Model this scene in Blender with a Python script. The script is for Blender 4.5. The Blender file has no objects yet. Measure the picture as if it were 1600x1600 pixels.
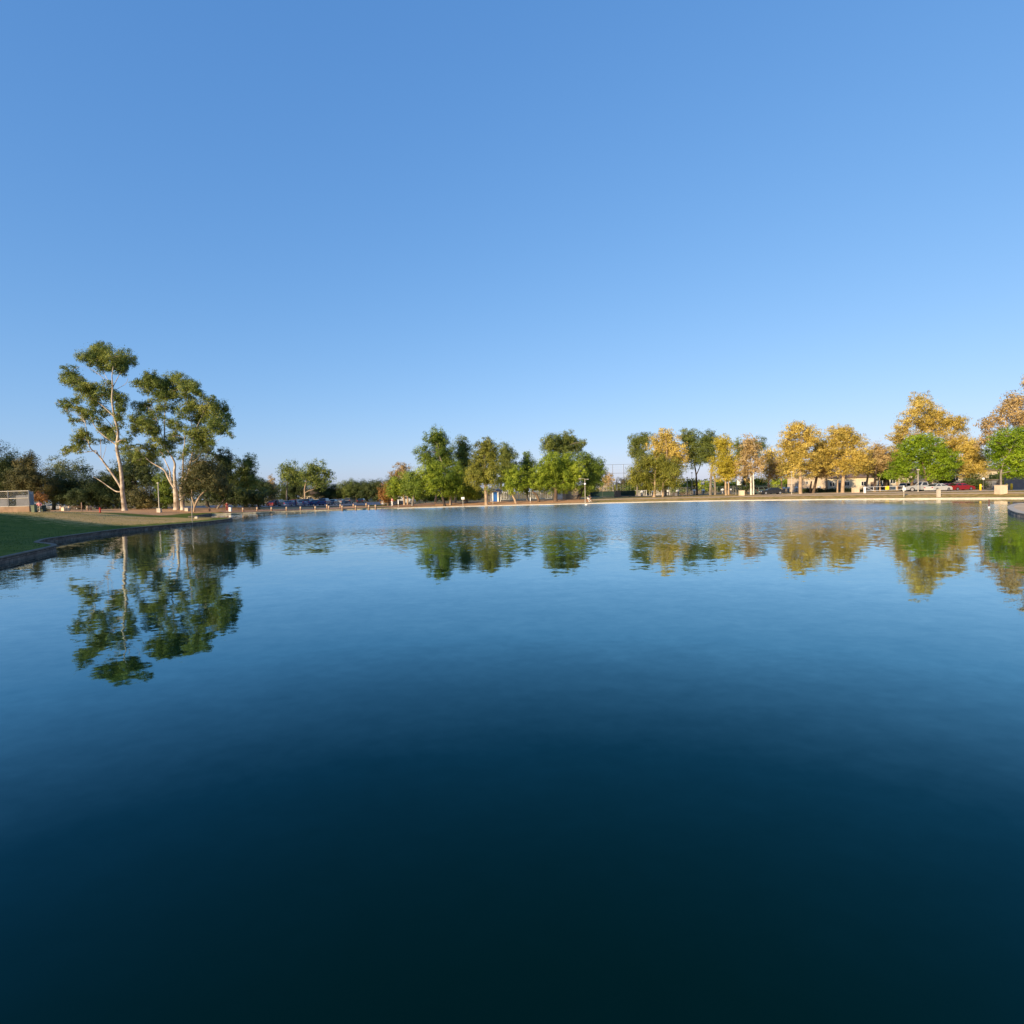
import bpy, bmesh, math, random
import numpy as np
from mathutils import Vector, Matrix
from mathutils.geometry import delaunay_2d_cdt
R = math.radians
S = bpy.context.scene
COL = S.collection

# ------------------------------------------------------------------ camera
CAM_H = 2.6; F = 867.0; ROLL = R(1.42); PITCH = math.atan(31 / F)
cam = bpy.data.cameras.new('camera'); camo = bpy.data.objects.new('camera', cam); COL.objects.link(camo)
cam.sensor_width = 36; cam.lens = 36 * F / 1600; cam.clip_start = 0.1; cam.clip_end = 9000
MC = Matrix.Rotation(math.pi / 2 - PITCH, 3, 'X') @ Matrix.Rotation(-ROLL, 3, 'Z')
camo.matrix_world = Matrix.Translation((0, 0, CAM_H)) @ MC.to_4x4()
S.camera = camo
MCT = MC.transposed()

# ------------------------------------------------------------------ sky, sun, exposure
SUN_AZ = -140.0; SUN_EL = 15.0
wd = bpy.data.worlds.new('World'); S.world = wd; wd.use_nodes = True
nt = wd.node_tree; bg = nt.nodes['Background']
sky = nt.nodes.new('ShaderNodeTexSky'); sky.sky_type = 'NISHITA'; sky.sun_disc = False
sky.sun_elevation = R(SUN_EL); sky.sun_rotation = R(SUN_AZ)
sky.dust_density = 0.6; sky.ozone_density = 4; sky.air_density = 1.0
sep = nt.nodes.new('ShaderNodeSeparateColor'); com = nt.nodes.new('ShaderNodeCombineColor')
nt.links.new(sky.outputs[0], sep.inputs[0])
for i, (g, k) in enumerate(((0.86, 1.94), (0.60, 2.80), (0.42, 4.75))):      # camera colour response of the sky, per channel
    p = nt.nodes.new('ShaderNodeMath'); p.operation = 'POWER'; p.inputs[1].default_value = g
    m = nt.nodes.new('ShaderNodeMath'); m.operation = 'MULTIPLY'; m.inputs[1].default_value = k
    nt.links.new(sep.outputs[i], p.inputs[0]); nt.links.new(p.outputs[0], m.inputs[0]); nt.links.new(m.outputs[0], com.inputs[i])
nt.links.new(com.outputs[0], bg.inputs[0]); bg.inputs[1].default_value = 0.066
sl = bpy.data.lights.new('sun', 'SUN'); so = bpy.data.objects.new('sun', sl); COL.objects.link(so)
sl.energy = 5.0; sl.angle = R(0.6); sl.color = (1.0, 0.80, 0.52)
sv = Vector((math.sin(R(SUN_AZ)) * math.cos(R(SUN_EL)), math.cos(R(SUN_AZ)) * math.cos(R(SUN_EL)), math.sin(R(SUN_EL))))
so.rotation_euler = sv.to_track_quat('Z', 'Y').to_euler()
S.view_settings.view_transform = 'Standard'; S.view_settings.look = 'None'
S.view_settings.exposure = 0.6; S.view_settings.gamma = 1.0
S.render.engine = 'CYCLES'
S.cycles.max_bounces = 6; S.cycles.transparent_max_bounces = 12; S.cycles.use_denoising = True
S.cycles.sample_clamp_indirect = 4

# ------------------------------------------------------------------ photo pixel -> place
def ray(px, py):
    return MC @ Vector(((px - 800) / F, (800 - py) / F, -1))
def P(px, py, D):
    d = ray(px, py); return Vector((0, 0, CAM_H)) + d * (D / d.y)
def on_z(px, py, z):
    d = ray(px, py); t = (z - CAM_H) / d.z; return Vector((0, 0, CAM_H)) + d * t
def proj(v):
    q = MCT @ (Vector(v) - Vector((0, 0, CAM_H))); return 800 + F * q.x / -q.z, 800 - F * q.y / -q.z

# ------------------------------------------------------------------ the lake outline
WALL_Z = 0.32
T = lambda px, py: tuple(on_z(px, py, WALL_Z).xy)
W0 = lambda px, py: tuple(on_z(px, py, 0).xy)
near_bank = [(-33, -45), (-32, -12), (-27, 12)] + [T(*p) for p in ((0, 871), (24, 866), (45, 861.5), (66, 857), (82, 853.3), (89.5, 851.2), (87, 849.6), (78, 848.2), (66, 847.2), (60, 846.2),
     (63, 844.6), (70, 842), (82, 839.8), (97, 838), (118, 835), (137, 832.6), (168, 828.6), (200, 825), (225, 822.6), (250, 820.6), (275, 818.6), (300, 816.6), (325, 814.3), (345, 812), (358, 810.3), (364, 808.8))]
tip = Vector(near_bank[-1])
inlet = [(tip.x - 1.0, tip.y + 1.6), (tip.x - 6, tip.y + 5), (tip.x - 11, tip.y + 10)]
far_stone = [W0(*p) for p in ((331, 804.8), (346, 804.3), (361, 803.8), (380, 803.0), (400, 802.3), (430, 800.9), (455, 800.0), (480, 799.2), (520, 798.0), (570, 796.4), (620, 794.8))]
far_kerb = [W0(*p) for p in ((620, 794.8), (680, 793.1), (740, 791.5), (800, 790.0), (860, 788.7), (920, 787.2), (980, 785.8), (1040, 784.5), (1100, 783.4), (1160, 782.6), (1240, 781.7),
     (1320, 780.8), (1400, 780.1), (1480, 779.5), (1560, 779.1), (1640, 778.8))] + [(82, 66), (90, 58), (84, 54)]
east = [(70, 55.5), (58, 55.5)] + [tuple(on_z(*p, .32).xy) for p in ((1600, 785.7), (1592, 785.9), (1584, 786.9), (1577.5, 788.8), (1573.6, 791.3), (1574.3, 794), (1578, 796.3), (1583, 798.4), (1590, 800.3), (1600, 802))] + [(33.4, 34.5), (32.5, 30), (34, 24), (45, 5), (55, -45)]
shore = near_bank + inlet + far_stone + far_kerb[1:] + east
SH = np.array(shore); SN = np.roll(SH, -1, 0)
def sdist(P2):
    P2 = np.asarray(P2, float); d = np.full(len(P2), 1e9); ins = np.zeros(len(P2), bool)
    for a, b in zip(SH, SN):
        ab = b - a; L = ab @ ab
        t = np.clip(((P2 - a) @ ab) / max(L, 1e-9), 0, 1)
        d = np.minimum(d, np.hypot(*(P2 - a - t[:, None] * ab).T))
        c = ((a[1] > P2[:, 1]) != (b[1] > P2[:, 1]))
        with np.errstate(divide='ignore', invalid='ignore'):
            xi = a[0] + (P2[:, 1] - a[1]) * ab[0] / (ab[1] if ab[1] else 1e-9)
        ins ^= c & (P2[:, 0] < xi)
    return np.where(ins, -d, d)
HC = np.array([(-52, 50, 2.0), (-47, 55, 1.85), (-60, 45, 2.1), (-46, 40, 1.9), (-42, 28, 1.9), (-44, 62, 1.25), (-55, 70, 1.5), (-80, 100, 1.4), (-72, 102, 1.0), (-60, 100, .9), (-46, 102, .5), (-44, 78, .6), (-40, 68, .6),
    (-36, 110, .42), (-25, 116, .42), (-50, 150, .42), (-30, 190, .42), (-16, 119, .65), (0, 120, .7), (30, 120, .75), (60, 100, .8), (80, 90, .8), (0, 300, .9), (150, 120, .9), (60, 40, .3), (48, 46, .3), (60, -20, .6), (-60, -10, 1.5), (-42, 5, 1.2)])
def hgt_np(P2, d=None):
    P2 = np.asarray(P2, float)
    if d is None: d = sdist(P2)
    w = 1 / (((P2[:, None, :] - HC[None, :, :2]) ** 2).sum(2) + 4) ** 1.5
    zc = (w * HC[:, 2]).sum(1) / w.sum(1)
    Wd = np.where(P2[:, 0] < -30, 15.0, 9.0); zb = np.where((P2[:, 1] < 75), 0.285, 0.13)
    t = np.clip(d / Wd, 0, 1); t = t * t * (3 - 2 * t)
    return zb + (zc - zb) * t
def g(x, y): return float(hgt_np([(x, y)])[0])
def spot(px, D):
    """the point of the ground seen in photo column px, D metres ahead"""
    X = (px - 800) * D / F
    for _ in range(5):
        z = g(X, D); X += (px - proj((X, D, z))[0]) * D / F
    return Vector((X, D, g(X, D)))

# ------------------------------------------------------------------ tagging
def tag(o, label=None, cat=None, group=None, kind=None):
    if label: o['label'] = label
    if cat: o['category'] = cat
    if group: o['group'] = group
    if kind: o['kind'] = kind
    return o
def empty(name, loc, rz=0):
    o = bpy.data.objects.new(name, None); COL.objects.link(o); o.location = loc; o.rotation_euler = (0, 0, rz); o.empty_display_size = .3
    return o
def kids(o): return [c for c in COL.objects if c.parent is o]
def copy_tree(o, parent=None):
    c = o.copy(); COL.objects.link(c)
    if parent: c.parent = parent
    for ch in kids(o): copy_tree(ch, c)
    return c
def put(o, label, loc, rz=0, group=None):
    c = copy_tree(o); c.location = loc; c.rotation_euler = (0, 0, rz); tag(c, label, None, group); return c

# ------------------------------------------------------------------ materials
def newmat(name):
    m = bpy.data.materials.new(name); m.use_nodes = True
    n = m.node_tree.nodes; l = m.node_tree.links; return m, n, l, n['Principled BSDF']
def mat(name, c, rough=.7, var=.25, scale=3.0, spec=.3, metal=0, bump=0.0, c2=None, bscale=20):
    m, n, l, b = newmat(name)
    tc = n.new('ShaderNodeTexCoord'); nz = n.new('ShaderNodeTexNoise'); nz.inputs['Scale'].default_value = scale; nz.inputs['Detail'].default_value = 5
    l.new(tc.outputs['Object'], nz.inputs['Vector'])
    r = n.new('ShaderNodeValToRGB'); r.color_ramp.elements[0].position = .3; r.color_ramp.elements[1].position = .7
    c2 = c2 or tuple(min(1, x * (1 + var)) for x in c)
    r.color_ramp.elements[0].color = (*[x * (1 - var) for x in c], 1); r.color_ramp.elements[1].color = (*c2, 1)
    l.new(nz.outputs['Fac'], r.inputs[0]); l.new(r.outputs[0], b.inputs['Base Color'])
    b.inputs['Roughness'].default_value = rough; b.inputs['Specular IOR Level'].default_value = spec; b.inputs['Metallic'].default_value = metal
    if bump:
        n2 = n.new('ShaderNodeTexNoise'); n2.inputs['Scale'].default_value = bscale; n2.inputs['Detail'].default_value = 6
        l.new(tc.outputs['Object'], n2.inputs['Vector'])
        bp = n.new('ShaderNodeBump'); bp.inputs['Strength'].default_value = bump; bp.inputs['Distance'].default_value = .03
        l.new(n2.outputs['Fac'], bp.inputs['Height']); l.new(bp.outputs[0], b.inputs['Normal'])
    return m
def leafmat(name, stops, trans=.3):
    m, n, l, b = newmat(name)
    a = n.new('ShaderNodeAttribute'); a.attribute_name = 'tint'
    r = n.new('ShaderNodeValToRGB'); e = r.color_ramp.elements
    e[0].position = 0; e[0].color = (*stops[0], 1); e[1].position = 1; e[1].color = (*stops[-1], 1)
    for i, c in enumerate(stops[1:-1]):
        q = e.new((i + 1) / (len(stops) - 1)); q.color = (*c, 1)
    l.new(a.outputs['Fac'], r.inputs[0]); l.new(r.outputs[0], b.inputs['Base Color'])
    b.inputs['Roughness'].default_value = .55; b.inputs['Specular IOR Level'].default_value = .25
    t = n.new('ShaderNodeBsdfTranslucent'); l.new(r.outputs[0], t.inputs[0])
    mx = n.new('ShaderNodeMixShader'); mx.inputs[0].default_value = trans
    l.new(b.outputs[0], mx.inputs[1]); l.new(t.outputs[0], mx.inputs[2]); l.new(mx.outputs[0], n['Material Output'].inputs[0])
    return m
L = {
 'euc': leafmat('eucalyptus_leaves', [(.07, .11, .022), (.19, .235, .045), (.35, .35, .075)]),
 'dark': leafmat('dark_evergreen_leaves', [(.025, .042, .012), (.055, .08, .02), (.11, .125, .03)], .2),
 'olive': leafmat('olive_brown_leaves', [(.05, .055, .018), (.11, .11, .035), (.20, .15, .045)]),
 'rust': leafmat('rust_leaves', [(.16, .075, .025), (.30, .14, .04), (.42, .24, .07)]),
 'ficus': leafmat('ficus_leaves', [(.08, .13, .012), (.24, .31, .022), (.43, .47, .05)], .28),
 'ficusd': leafmat('shaded_ficus_leaves', [(.055, .095, .015), (.14, .20, .022), (.27, .33, .04)], .25),  # darker green; on the ficus by the largest crown it carries painted shade
 'pine': leafmat('grey_green_leaves', [(.07, .10, .024), (.16, .20, .04), (.28, .29, .055)]),
 'willow': leafmat('willow_leaves', [(.11, .12, .02), (.23, .24, .035), (.38, .35, .06)]),
 'gold': leafmat('golden_sycamore_leaves', [(.24, .20, .035), (.60, .44, .09), (.78, .63, .19)], .35),
 'lemon': leafmat('yellow_green_leaves', [(.26, .23, .025), (.52, .43, .045), (.70, .56, .08)], .35),
 'brown': leafmat('brown_autumn_leaves', [(.24, .17, .06), (.48, .33, .13), (.66, .50, .24)], .3),
 'vivid': leafmat('vivid_green_leaves', [(.07, .13, .006), (.20, .30, .012), (.36, .46, .03)], .35),
 'wisp': leafmat('pale_wispy_leaves', [(.09, .12, .06), (.16, .19, .09), (.24, .25, .11)], .3),
}
B = {
 'euc': mat('pale_eucalyptus_bark', (.34, .23, .15), .8, .5, 1.1, bump=.4, c2=(.64, .54, .42)),
 'brown': mat('brown_bark', (.13, .09, .06), .9, .35, 1.5, bump=.6),
 'dark': mat('dark_bark', (.06, .045, .035), .9, .35, 1.5, bump=.6),
 'grey': mat('grey_bark', (.20, .17, .14), .9, .3, 1.5, bump=.5),
 'tan': mat('tan_bark', (.36, .26, .17), .9, .3, 1.2, bump=.5),
 'white': mat('white_sycamore_bark', (.55, .48, .38), .8, .3, .9, bump=.3, c2=(.8, .75, .66)),
}
M = {
 'concrete': mat('pale_concrete', (.50, .43, .34), .85, .12, 1.2, bump=.2),
 'coping': mat('grey_coping', (.16, .13, .10), .85, .25, 2, bump=.4),
 'white': mat('white_paint', (.78, .76, .72), .5, .06, 1),
 'cream': mat('cream_wall', (.62, .52, .36), .85, .1, .5),
 'beige': mat('beige_block', (.58, .46, .33), .85, .12, 1.5, bump=.2),
 'tanwall': mat('tan_wall', (.42, .32, .22), .85, .15, .7),
 'roof': mat('brown_roof', (.20, .13, .09), .8, .2, 2),
 'groof': mat('grey_roof', (.20, .22, .25), .6, .15, 2),
 'blue': mat('blue_door_paint', (.02, .12, .42), .45, .1, 1),
 'steel': mat('galvanised_steel', (.27, .26, .25), .4, .12, 2, spec=.5, metal=.6),
 'pole': mat('concrete_pole', (.42, .37, .30), .7, .12, 2),
 'darkpole': mat('bronze_pole', (.09, .075, .06), .5, .2, 2),
 'screen': mat('grey_windscreen_cloth', (.20, .20, .21), .9, .12, 1),
 'greenscreen': mat('dark_green_windscreen_cloth', (.018, .04, .032), .9, .2, .6),
 'bin': mat('green_bin_plastic', (.10, .13, .075), .6, .15, 2),
 'bollard': mat('weathered_timber', (.38, .24, .16), .85, .25, 3, bump=.4),
 'red': mat('red_paint', (.42, .03, .02), .45, .12, 2),
 'yellow': mat('yellow_paint', (.75, .50, .03), .5, .1, 2),
 'globe': mat('frosted_globe', (.85, .83, .78), .3, .03, 2),
 'tyre': mat('tyre_rubber', (.018, .018, .018), .85, .2, 4),
 'rim': mat('alloy_rim', (.4, .4, .4), .35, .1, 2, metal=.8),
 'glass': mat('dark_car_glass', (.015, .018, .022), .08, .1, 1, spec=.6),
 'lens': mat('clear_lamp_lens', (.7, .7, .68), .15, .05, 1, spec=.6),
 'taillens': mat('red_lamp_lens', (.35, .01, .01), .2, .05, 1, spec=.6),
 'skin': mat('skin', (.45, .27, .19), .6, .08, 4),
 'hair': mat('dark_hair', (.03, .02, .015), .8, .2, 4),
 'cmaroon': mat('maroon_cloth', (.22, .04, .04), .9, .15, 4),
 'cpink': mat('pink_cloth', (.62, .25, .24), .9, .12, 4),
 'cdark': mat('navy_cloth', (.03, .035, .06), .9, .15, 4),
 'cwhite': mat('white_cloth', (.7, .67, .62), .9, .1, 4),
 'ckhaki': mat('khaki_cloth', (.33, .29, .2), .9, .12, 4),
 'brownwood': mat('picnic_timber', (.20, .12, .07), .8, .2, 3),
 'asphalt': mat('asphalt_surface', (.085, .082, .085), .9, .2, .8, bump=.2),
 'lotpale': mat('worn_parking_asphalt', (.17, .165, .175), .9, .15, .5),
 'pathsand': mat('sandy_path_surface', (.60, .43, .26), .9, .15, .6),
 'pathred': mat('red_earth_surface', (.36, .20, .12), .95, .25, .5),
 'soil': mat('bare_soil', (.22, .13, .075), .95, .25, .8),
}
def paint(name, c): 
    m = mat(name, c, .25, .03, 1, spec=.6); m.node_tree.nodes['Principled BSDF'].inputs['Coat Weight'].default_value = .5; return m

# ------------------------------------------------------------------ mesh helper
class MB:
    def __init__(s): s.v = []; s.f = []
    def add(s, vs, fs):
        k = len(s.v); s.v += [tuple(v) for v in vs]; s.f += [tuple(k + i for i in f) for f in fs]; return s
    def box(s, c, d, rz=0, taper=1.0, bev=0.0):
        cx, cy, cz = c; dx, dy, dz = (x / 2 for x in d); co, si = math.cos(rz), math.sin(rz)
        lv = [(-dz, 1)] + ([(dz - bev, 1), (dz, 1 - bev / max(dx, dy, .01))] if bev else [(dz, 1)])
        vs = []
        for i, (z, k) in enumerate(lv):
            k = k * (taper if i else 1)
            for x, y in ((-dx, -dy), (dx, -dy), (dx, dy), (-dx, dy)):
                x *= k; y *= k; vs.append((cx + x * co - y * si, cy + x * si + y * co, cz + z))
        fs = [(3, 2, 1, 0)]
        for i in range(len(lv) - 1):
            fs += [(4 * i + j, 4 * i + (j + 1) % 4, 4 * i + 4 + (j + 1) % 4, 4 * i + 4 + j) for j in range(4)]
        t = 4 * (len(lv) - 1); fs.append((t, t + 1, t + 2, t + 3)); return s.add(vs, fs)
    def tube(s, pts, rad, n=6, cap=True):
        pts = [Vector(p) for p in pts]; vs = []; fs = []; m = len(pts)
        if not hasattr(rad, '__len__'): rad = [rad] * m
        up = Vector((0, 0, 1)); pu = None
        for i, p in enumerate(pts):
            t = (pts[min(i + 1, m - 1)] - pts[max(i - 1, 0)])
            t = t.normalized() if t.length > 1e-9 else up
            u = (pu - t * pu.dot(t)) if pu else t.cross(Vector((0, 1, 0)) if abs(t.y) < .9 else Vector((1, 0, 0)))
            u.normalize(); w = t.cross(u); pu = u
            for k in range(n):
                a = 2 * math.pi * k / n; vs.append(p + (u * math.cos(a) + w * math.sin(a)) * rad[i])
        for i in range(m - 1):
            fs += [(i * n + k, i * n + (k + 1) % n, (i + 1) * n + (k + 1) % n, (i + 1) * n + k) for k in range(n)]
        if cap: fs += [tuple(range(n))[::-1], tuple((m - 1) * n + k for k in range(n))]
        return s.add(vs, fs)
    def lathe(s, prof, c=(0, 0, 0), n=12):
        c = Vector(c); return s.tube([c + Vector((0, 0, z)) for r, z in prof], [max(r, .001) for r, z in prof], n)
    def prism(s, prof, y0, y1, k=1.0):
        """side outline (x,z) swept from y0 to y1"""
        n = len(prof); vs = [(x, y0, z) for x, z in prof] + [(x, y1, z) for x, z in prof]
        return s.add(vs, [tuple(range(n)), tuple(range(2 * n - 1, n - 1, -1))] + [(i, n + i, n + (i + 1) % n, (i + 1) % n) for i in range(n)])
    def build(s, name, m, parent=None, smooth=False, loc=None):
        me = bpy.data.meshes.new(name); me.from_pydata(s.v, [], s.f)
        bm = bmesh.new(); bm.from_mesh(me); bmesh.ops.recalc_face_normals(bm, faces=bm.faces); bm.to_mesh(me); bm.free()
        me.materials.append(m)
        if smooth: me.polygons.foreach_set('use_smooth', [True] * len(me.polygons))
        o = bpy.data.objects.new(name, me); COL.objects.link(o)
        if parent: o.parent = parent
        if loc: o.location = loc
        return o

# ------------------------------------------------------------------ ground
rng = np.random.default_rng(5)
pts = []
def jit(x0, x1, y0, y1, st, cond=None):
    xs = np.arange(x0, x1, float(st)); ys = np.arange(y0, y1, float(st)); a = np.stack(np.meshgrid(xs, ys), -1).reshape(-1, 2)
    a += rng.uniform(-.3, .3, a.shape) * st
    return a[cond(a)] if cond is not None else a
box1 = lambda a: (a[:, 0] > -110) & (a[:, 0] < 120) & (a[:, 1] > -20) & (a[:, 1] < 215)
A1 = jit(-66, -24, 10, 80, .8)
A2 = jit(-110, 120, -20, 215, 2.4, lambda a: ~((a[:, 0] > -66) & (a[:, 0] < -24) & (a[:, 1] > 10) & (a[:, 1] < 80)))
A3 = jit(-500, 500, -400, 700, 25, lambda a: ~box1(a))
A4 = jit(-4000, 4000, -3000, 5000, 500, lambda a: (np.abs(a[:, 0]) > 520) | (a[:, 1] > 720) | (a[:, 1] < -420))
G = np.concatenate([A1, A2, A3, A4]); d = sdist(G); G = G[d > .35]
allp = [Vector(p) for p in shore] + [Vector(p) for p in G]
ns = len(shore)
vo, eo, fo, _, _, _ = delaunay_2d_cdt(allp, [(i, (i + 1) % ns) for i in range(ns)], [], 0, 1e-5)
V2 = np.array([(v.x, v.y) for v in vo]); cen = np.array([V2[list(f)].mean(0) for f in fo])
keep = sdist(cen) > 0; fo = [f for f, k in zip(fo, keep) if k]
dv = np.maximum(sdist(V2), 0); Z = hgt_np(V2, dv)
me = bpy.data.meshes.new('ground'); me.from_pydata([(x, y, z) for (x, y), z in zip(V2, Z)], [], fo)
def sm(x, a, b): t = np.clip((x - a) / (b - a), 0, 1); return t * t * (3 - 2 * t)
X, Y = V2[:, 0], V2[:, 1]
dry = sm(dv, .8, 4) * np.exp(-(((X + 41) / 17) ** 2 + ((Y - 64) / 15) ** 2) ** 2)
dry = np.maximum(dry, .56 * sm(Y, 60, 75) * sm(X, 5, 22))
dirt = sm(dv, .5, 2.5) * (1 - sm(dv, 22, 30)) * sm(Y, 90, 98) * sm(X, -27, -22) * (1 - sm(X, 12, 20))
dirt = np.maximum(dirt, sm(Y, 80, 88) * (1 - sm(X, -34, -28)) * sm(dv, 4, 6) * .85 * (1 - sm(Y, 120, 135)))
dirt = np.maximum(dirt, .42 * sm(Y, 120, 135))
for nm, arr in (('dry', dry), ('dirt', dirt)):
    at = me.attributes.new(nm, 'FLOAT', 'POINT'); at.data.foreach_set('value', np.clip(arr, 0, 1).astype(np.float32))
m, n, l, b = newmat('park_ground')
tc = n.new('ShaderNodeTexCoord')
def noise(sc, det=6, rough=.6):
    q = n.new('ShaderNodeTexNoise'); q.inputs['Scale'].default_value = sc; q.inputs['Detail'].default_value = det; q.inputs['Roughness'].default_value = rough; l.new(tc.outputs['Object'], q.inputs['Vector']); return q
def ramp(src, c0, c1, p0=.35, p1=.65):
    q = n.new('ShaderNodeValToRGB'); q.color_ramp.elements[0].position = p0; q.color_ramp.elements[1].position = p1
    q.color_ramp.elements[0].color = (*c0, 1); q.color_ramp.elements[1].color = (*c1, 1); l.new(src.outputs[0], q.inputs[0]); return q
def mixc(f, a, bb):
    q = n.new('ShaderNodeMix'); q.data_type = 'RGBA'; l.new(f, q.inputs[0]); l.new(a, q.inputs[6]); l.new(bb, q.inputs[7]); return q.outputs[2]
n1, n2_, n3 = noise(.25), noise(1.5), noise(14)
green = mixc(n3.outputs[0], ramp(n1, (.045, .085, .008), (.14, .16, .02)).outputs[0], ramp(n2_, (.055, .09, .008), (.17, .175, .035)).outputs[0])
dryc = mixc(n3.outputs[0], ramp(n2_, (.50, .27, .085), (.64, .40, .15)).outputs[0], ramp(n1, (.34, .26, .06), (.54, .36, .16)).outputs[0])
soilc = mixc(n3.outputs[0], ramp(n2_, (.54, .25, .11), (.66, .37, .18)).outputs[0], ramp(n1, (.48, .27, .14), (.58, .38, .19)).outputs[0])
def attrmask(nm):
    a = n.new('ShaderNodeAttribute'); a.attribute_name = nm
    q = n.new('ShaderNodeMath'); q.operation = 'ADD'; l.new(a.outputs['Fac'], q.inputs[0]); l.new(n2_.outputs[0], q.inputs[1])
    r = n.new('ShaderNodeMapRange'); r.inputs[1].default_value = .75; r.inputs[2].default_value = 1.15; l.new(q.outputs[0], r.inputs[0]); return r.outputs[0]
c = mixc(attrmask('dry'), green, dryc); c = mixc(attrmask('dirt'), c, soilc)
l.new(c, b.inputs['Base Color']); b.inputs['Roughness'].default_value = .95; b.inputs['Specular IOR Level'].default_value = .1
bp = n.new('ShaderNodeBump'); bp.inputs['Strength'].default_value = .8; bp.inputs['Distance'].default_value = .06; l.new(n3.outputs[0], bp.inputs['Height']); l.new(bp.outputs[0], b.inputs['Normal'])
me.materials.append(m); me.polygons.foreach_set('use_smooth', [True] * len(me.polygons))
o = bpy.data.objects.new('ground', me); COL.objects.link(o); tag(o, kind='structure')

def sheet(name, mt, outline, st=2.0, lift=.03):
    """a thin surface lying on the ground inside the outline"""
    a = np.array(outline); x0, y0 = a.min(0); x1, y1 = a.max(0)
    gp = np.stack(np.meshgrid(np.arange(x0, x1, st), np.arange(y0, y1, st)), -1).reshape(-1, 2)
    k = len(outline); pv = [Vector(p) for p in outline] + [Vector(p) for p in gp]
    vo, _, fo, _, _, _ = delaunay_2d_cdt(pv, [(i, (i + 1) % k) for i in range(k)], [], 1, 1e-5)
    V = np.array([(v.x, v.y) for v in vo]); fo = list(fo)
    z = hgt_np(V) + lift
    me = bpy.data.meshes.new(name); me.from_pydata([(*p, q) for p, q in zip(V, z)], [], fo)
    me.materials.append(mt); me.polygons.foreach_set('use_smooth', [True] * len(me.polygons))
    o = bpy.data.objects.new(name, me); COL.objects.link(o); return tag(o, kind='structure')
def offs(line, d):
    out = []
    for i, p in enumerate(line):
        a = Vector(line[max(i - 1, 0)]); bq = Vector(line[min(i + 1, len(line) - 1)]); t = (bq - a).normalized()
        out.append((p[0] - t.y * d, p[1] + t.x * d))
    return out
def strip(name, mt, line, d0, d1, lift=.035):
    return sheet(name, mt, offs(line, d0) + offs(line, d1)[::-1], 2.0, lift)
# polygons run with the lake on the right-hand side, land on the left (d > 0)
fk = far_kerb[:16]
strip('path', M['pathsand'], fk[5:], 5.6, 7.0)
strip('path', M['pathred'], far_stone[2:] + [fk[1]], 3.8, 8.5)
sheet('parking_lot', M['lotpale'], [(-58, 116), (-24, 121), (-30, 185), (-95, 185), (-80, 122)], 3)
sheet('road', M['pathsand'], [(48, 105.5), (62, 99), (76, 91), (95, 80), (112, 92), (88, 108), (60, 116), (48, 118)], 3)
# peninsula top paving
sheet('paved_landing', M['pathsand'], offs(east[1:13], .4) + [(60, 36)], 1.5, .02)

# ------------------------------------------------------------------ water
me = bpy.data.meshes.new('lake_water'); me.from_pydata([(-62, -48, 0), (96, -48, 0), (96, 112, 0), (-62, 112, 0)], [], [(0, 1, 2, 3)])
m, n, l, b = newmat('lake_water')
b.inputs['Base Color'].default_value = (.0004, .0045, .0032, 1); b.inputs['Specular IOR Level'].default_value = 0
tc = n.new('ShaderNodeTexCoord')
def M2(op, a, bq, cl=False):
    q = n.new('ShaderNodeMath'); q.operation = op; q.use_clamp = cl
    for i, x in enumerate((a, bq)):
        if isinstance(x, (int, float)): q.inputs[i].default_value = x
        else: l.new(x, q.inputs[i])
    return q.outputs[0]
def VM(op, a, bq=None, sc=None):
    q = n.new('ShaderNodeVectorMath'); q.operation = op
    for i, x in enumerate((a, bq)):
        if x is None: continue
        if isinstance(x, tuple): q.inputs[i].default_value = x
        else: l.new(x, q.inputs[i])
    if sc is not None:
        if isinstance(sc, (int, float)): q.inputs['Scale'].default_value = sc
        else: l.new(sc, q.inputs['Scale'])
    return q.outputs[0]
def slope(scale, det, stretch=(1, 1, 1)):
    v = VM('MULTIPLY', tc.outputs['Object'], stretch)
    q = n.new('ShaderNodeTexNoise'); q.inputs['Scale'].default_value = scale; q.inputs['Detail'].default_value = det; q.inputs['Roughness'].default_value = .55
    l.new(v, q.inputs['Vector']); return VM('SUBTRACT', q.outputs['Color'], (.5, .5, .5))
# breezy patch in the far middle of the lake, calm elsewhere
wob = n.new('ShaderNodeTexNoise'); wob.inputs['Scale'].default_value = .06; wob.inputs['Detail'].default_value = 4; l.new(tc.outputs['Object'], wob.inputs['Vector'])
q = VM('SUBTRACT', tc.outputs['Object'], (8, 88, 0)); q = VM('ADD', q, VM('SCALE', VM('SUBTRACT', wob.outputs['Color'], (.5, .5, .5)), None, 26)); q = VM('MULTIPLY', q, (1 / 41, 1 / 51, 0))
ln = n.new('ShaderNodeVectorMath'); ln.operation = 'LENGTH'; l.new(q, ln.inputs[0])
mr = n.new('ShaderNodeMapRange'); mr.interpolation_type = 'SMOOTHSTEP'; mr.inputs[1].default_value = 1.35; mr.inputs[2].default_value = .75; l.new(ln.outputs['Value'], mr.inputs[0])
breeze = mr.outputs[0]
rg = n.new('ShaderNodeMapRange'); rg.inputs[3].default_value = .02; rg.inputs[4].default_value = .24; l.new(breeze, rg.inputs[0]); gl = n.new('ShaderNodeBsdfAnisotropic'); l.new(rg.outputs[0], gl.inputs['Roughness'])
streak = n.new('ShaderNodeTexNoise'); streak.inputs['Scale'].default_value = .35; streak.inputs['Detail'].default_value = 3; l.new(VM('MULTIPLY', tc.outputs['Object'], (.25, 1, 1)), streak.inputs['Vector'])
calm = M2('ADD', M2('MULTIPLY', streak.outputs[0], .5), .7)
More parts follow.
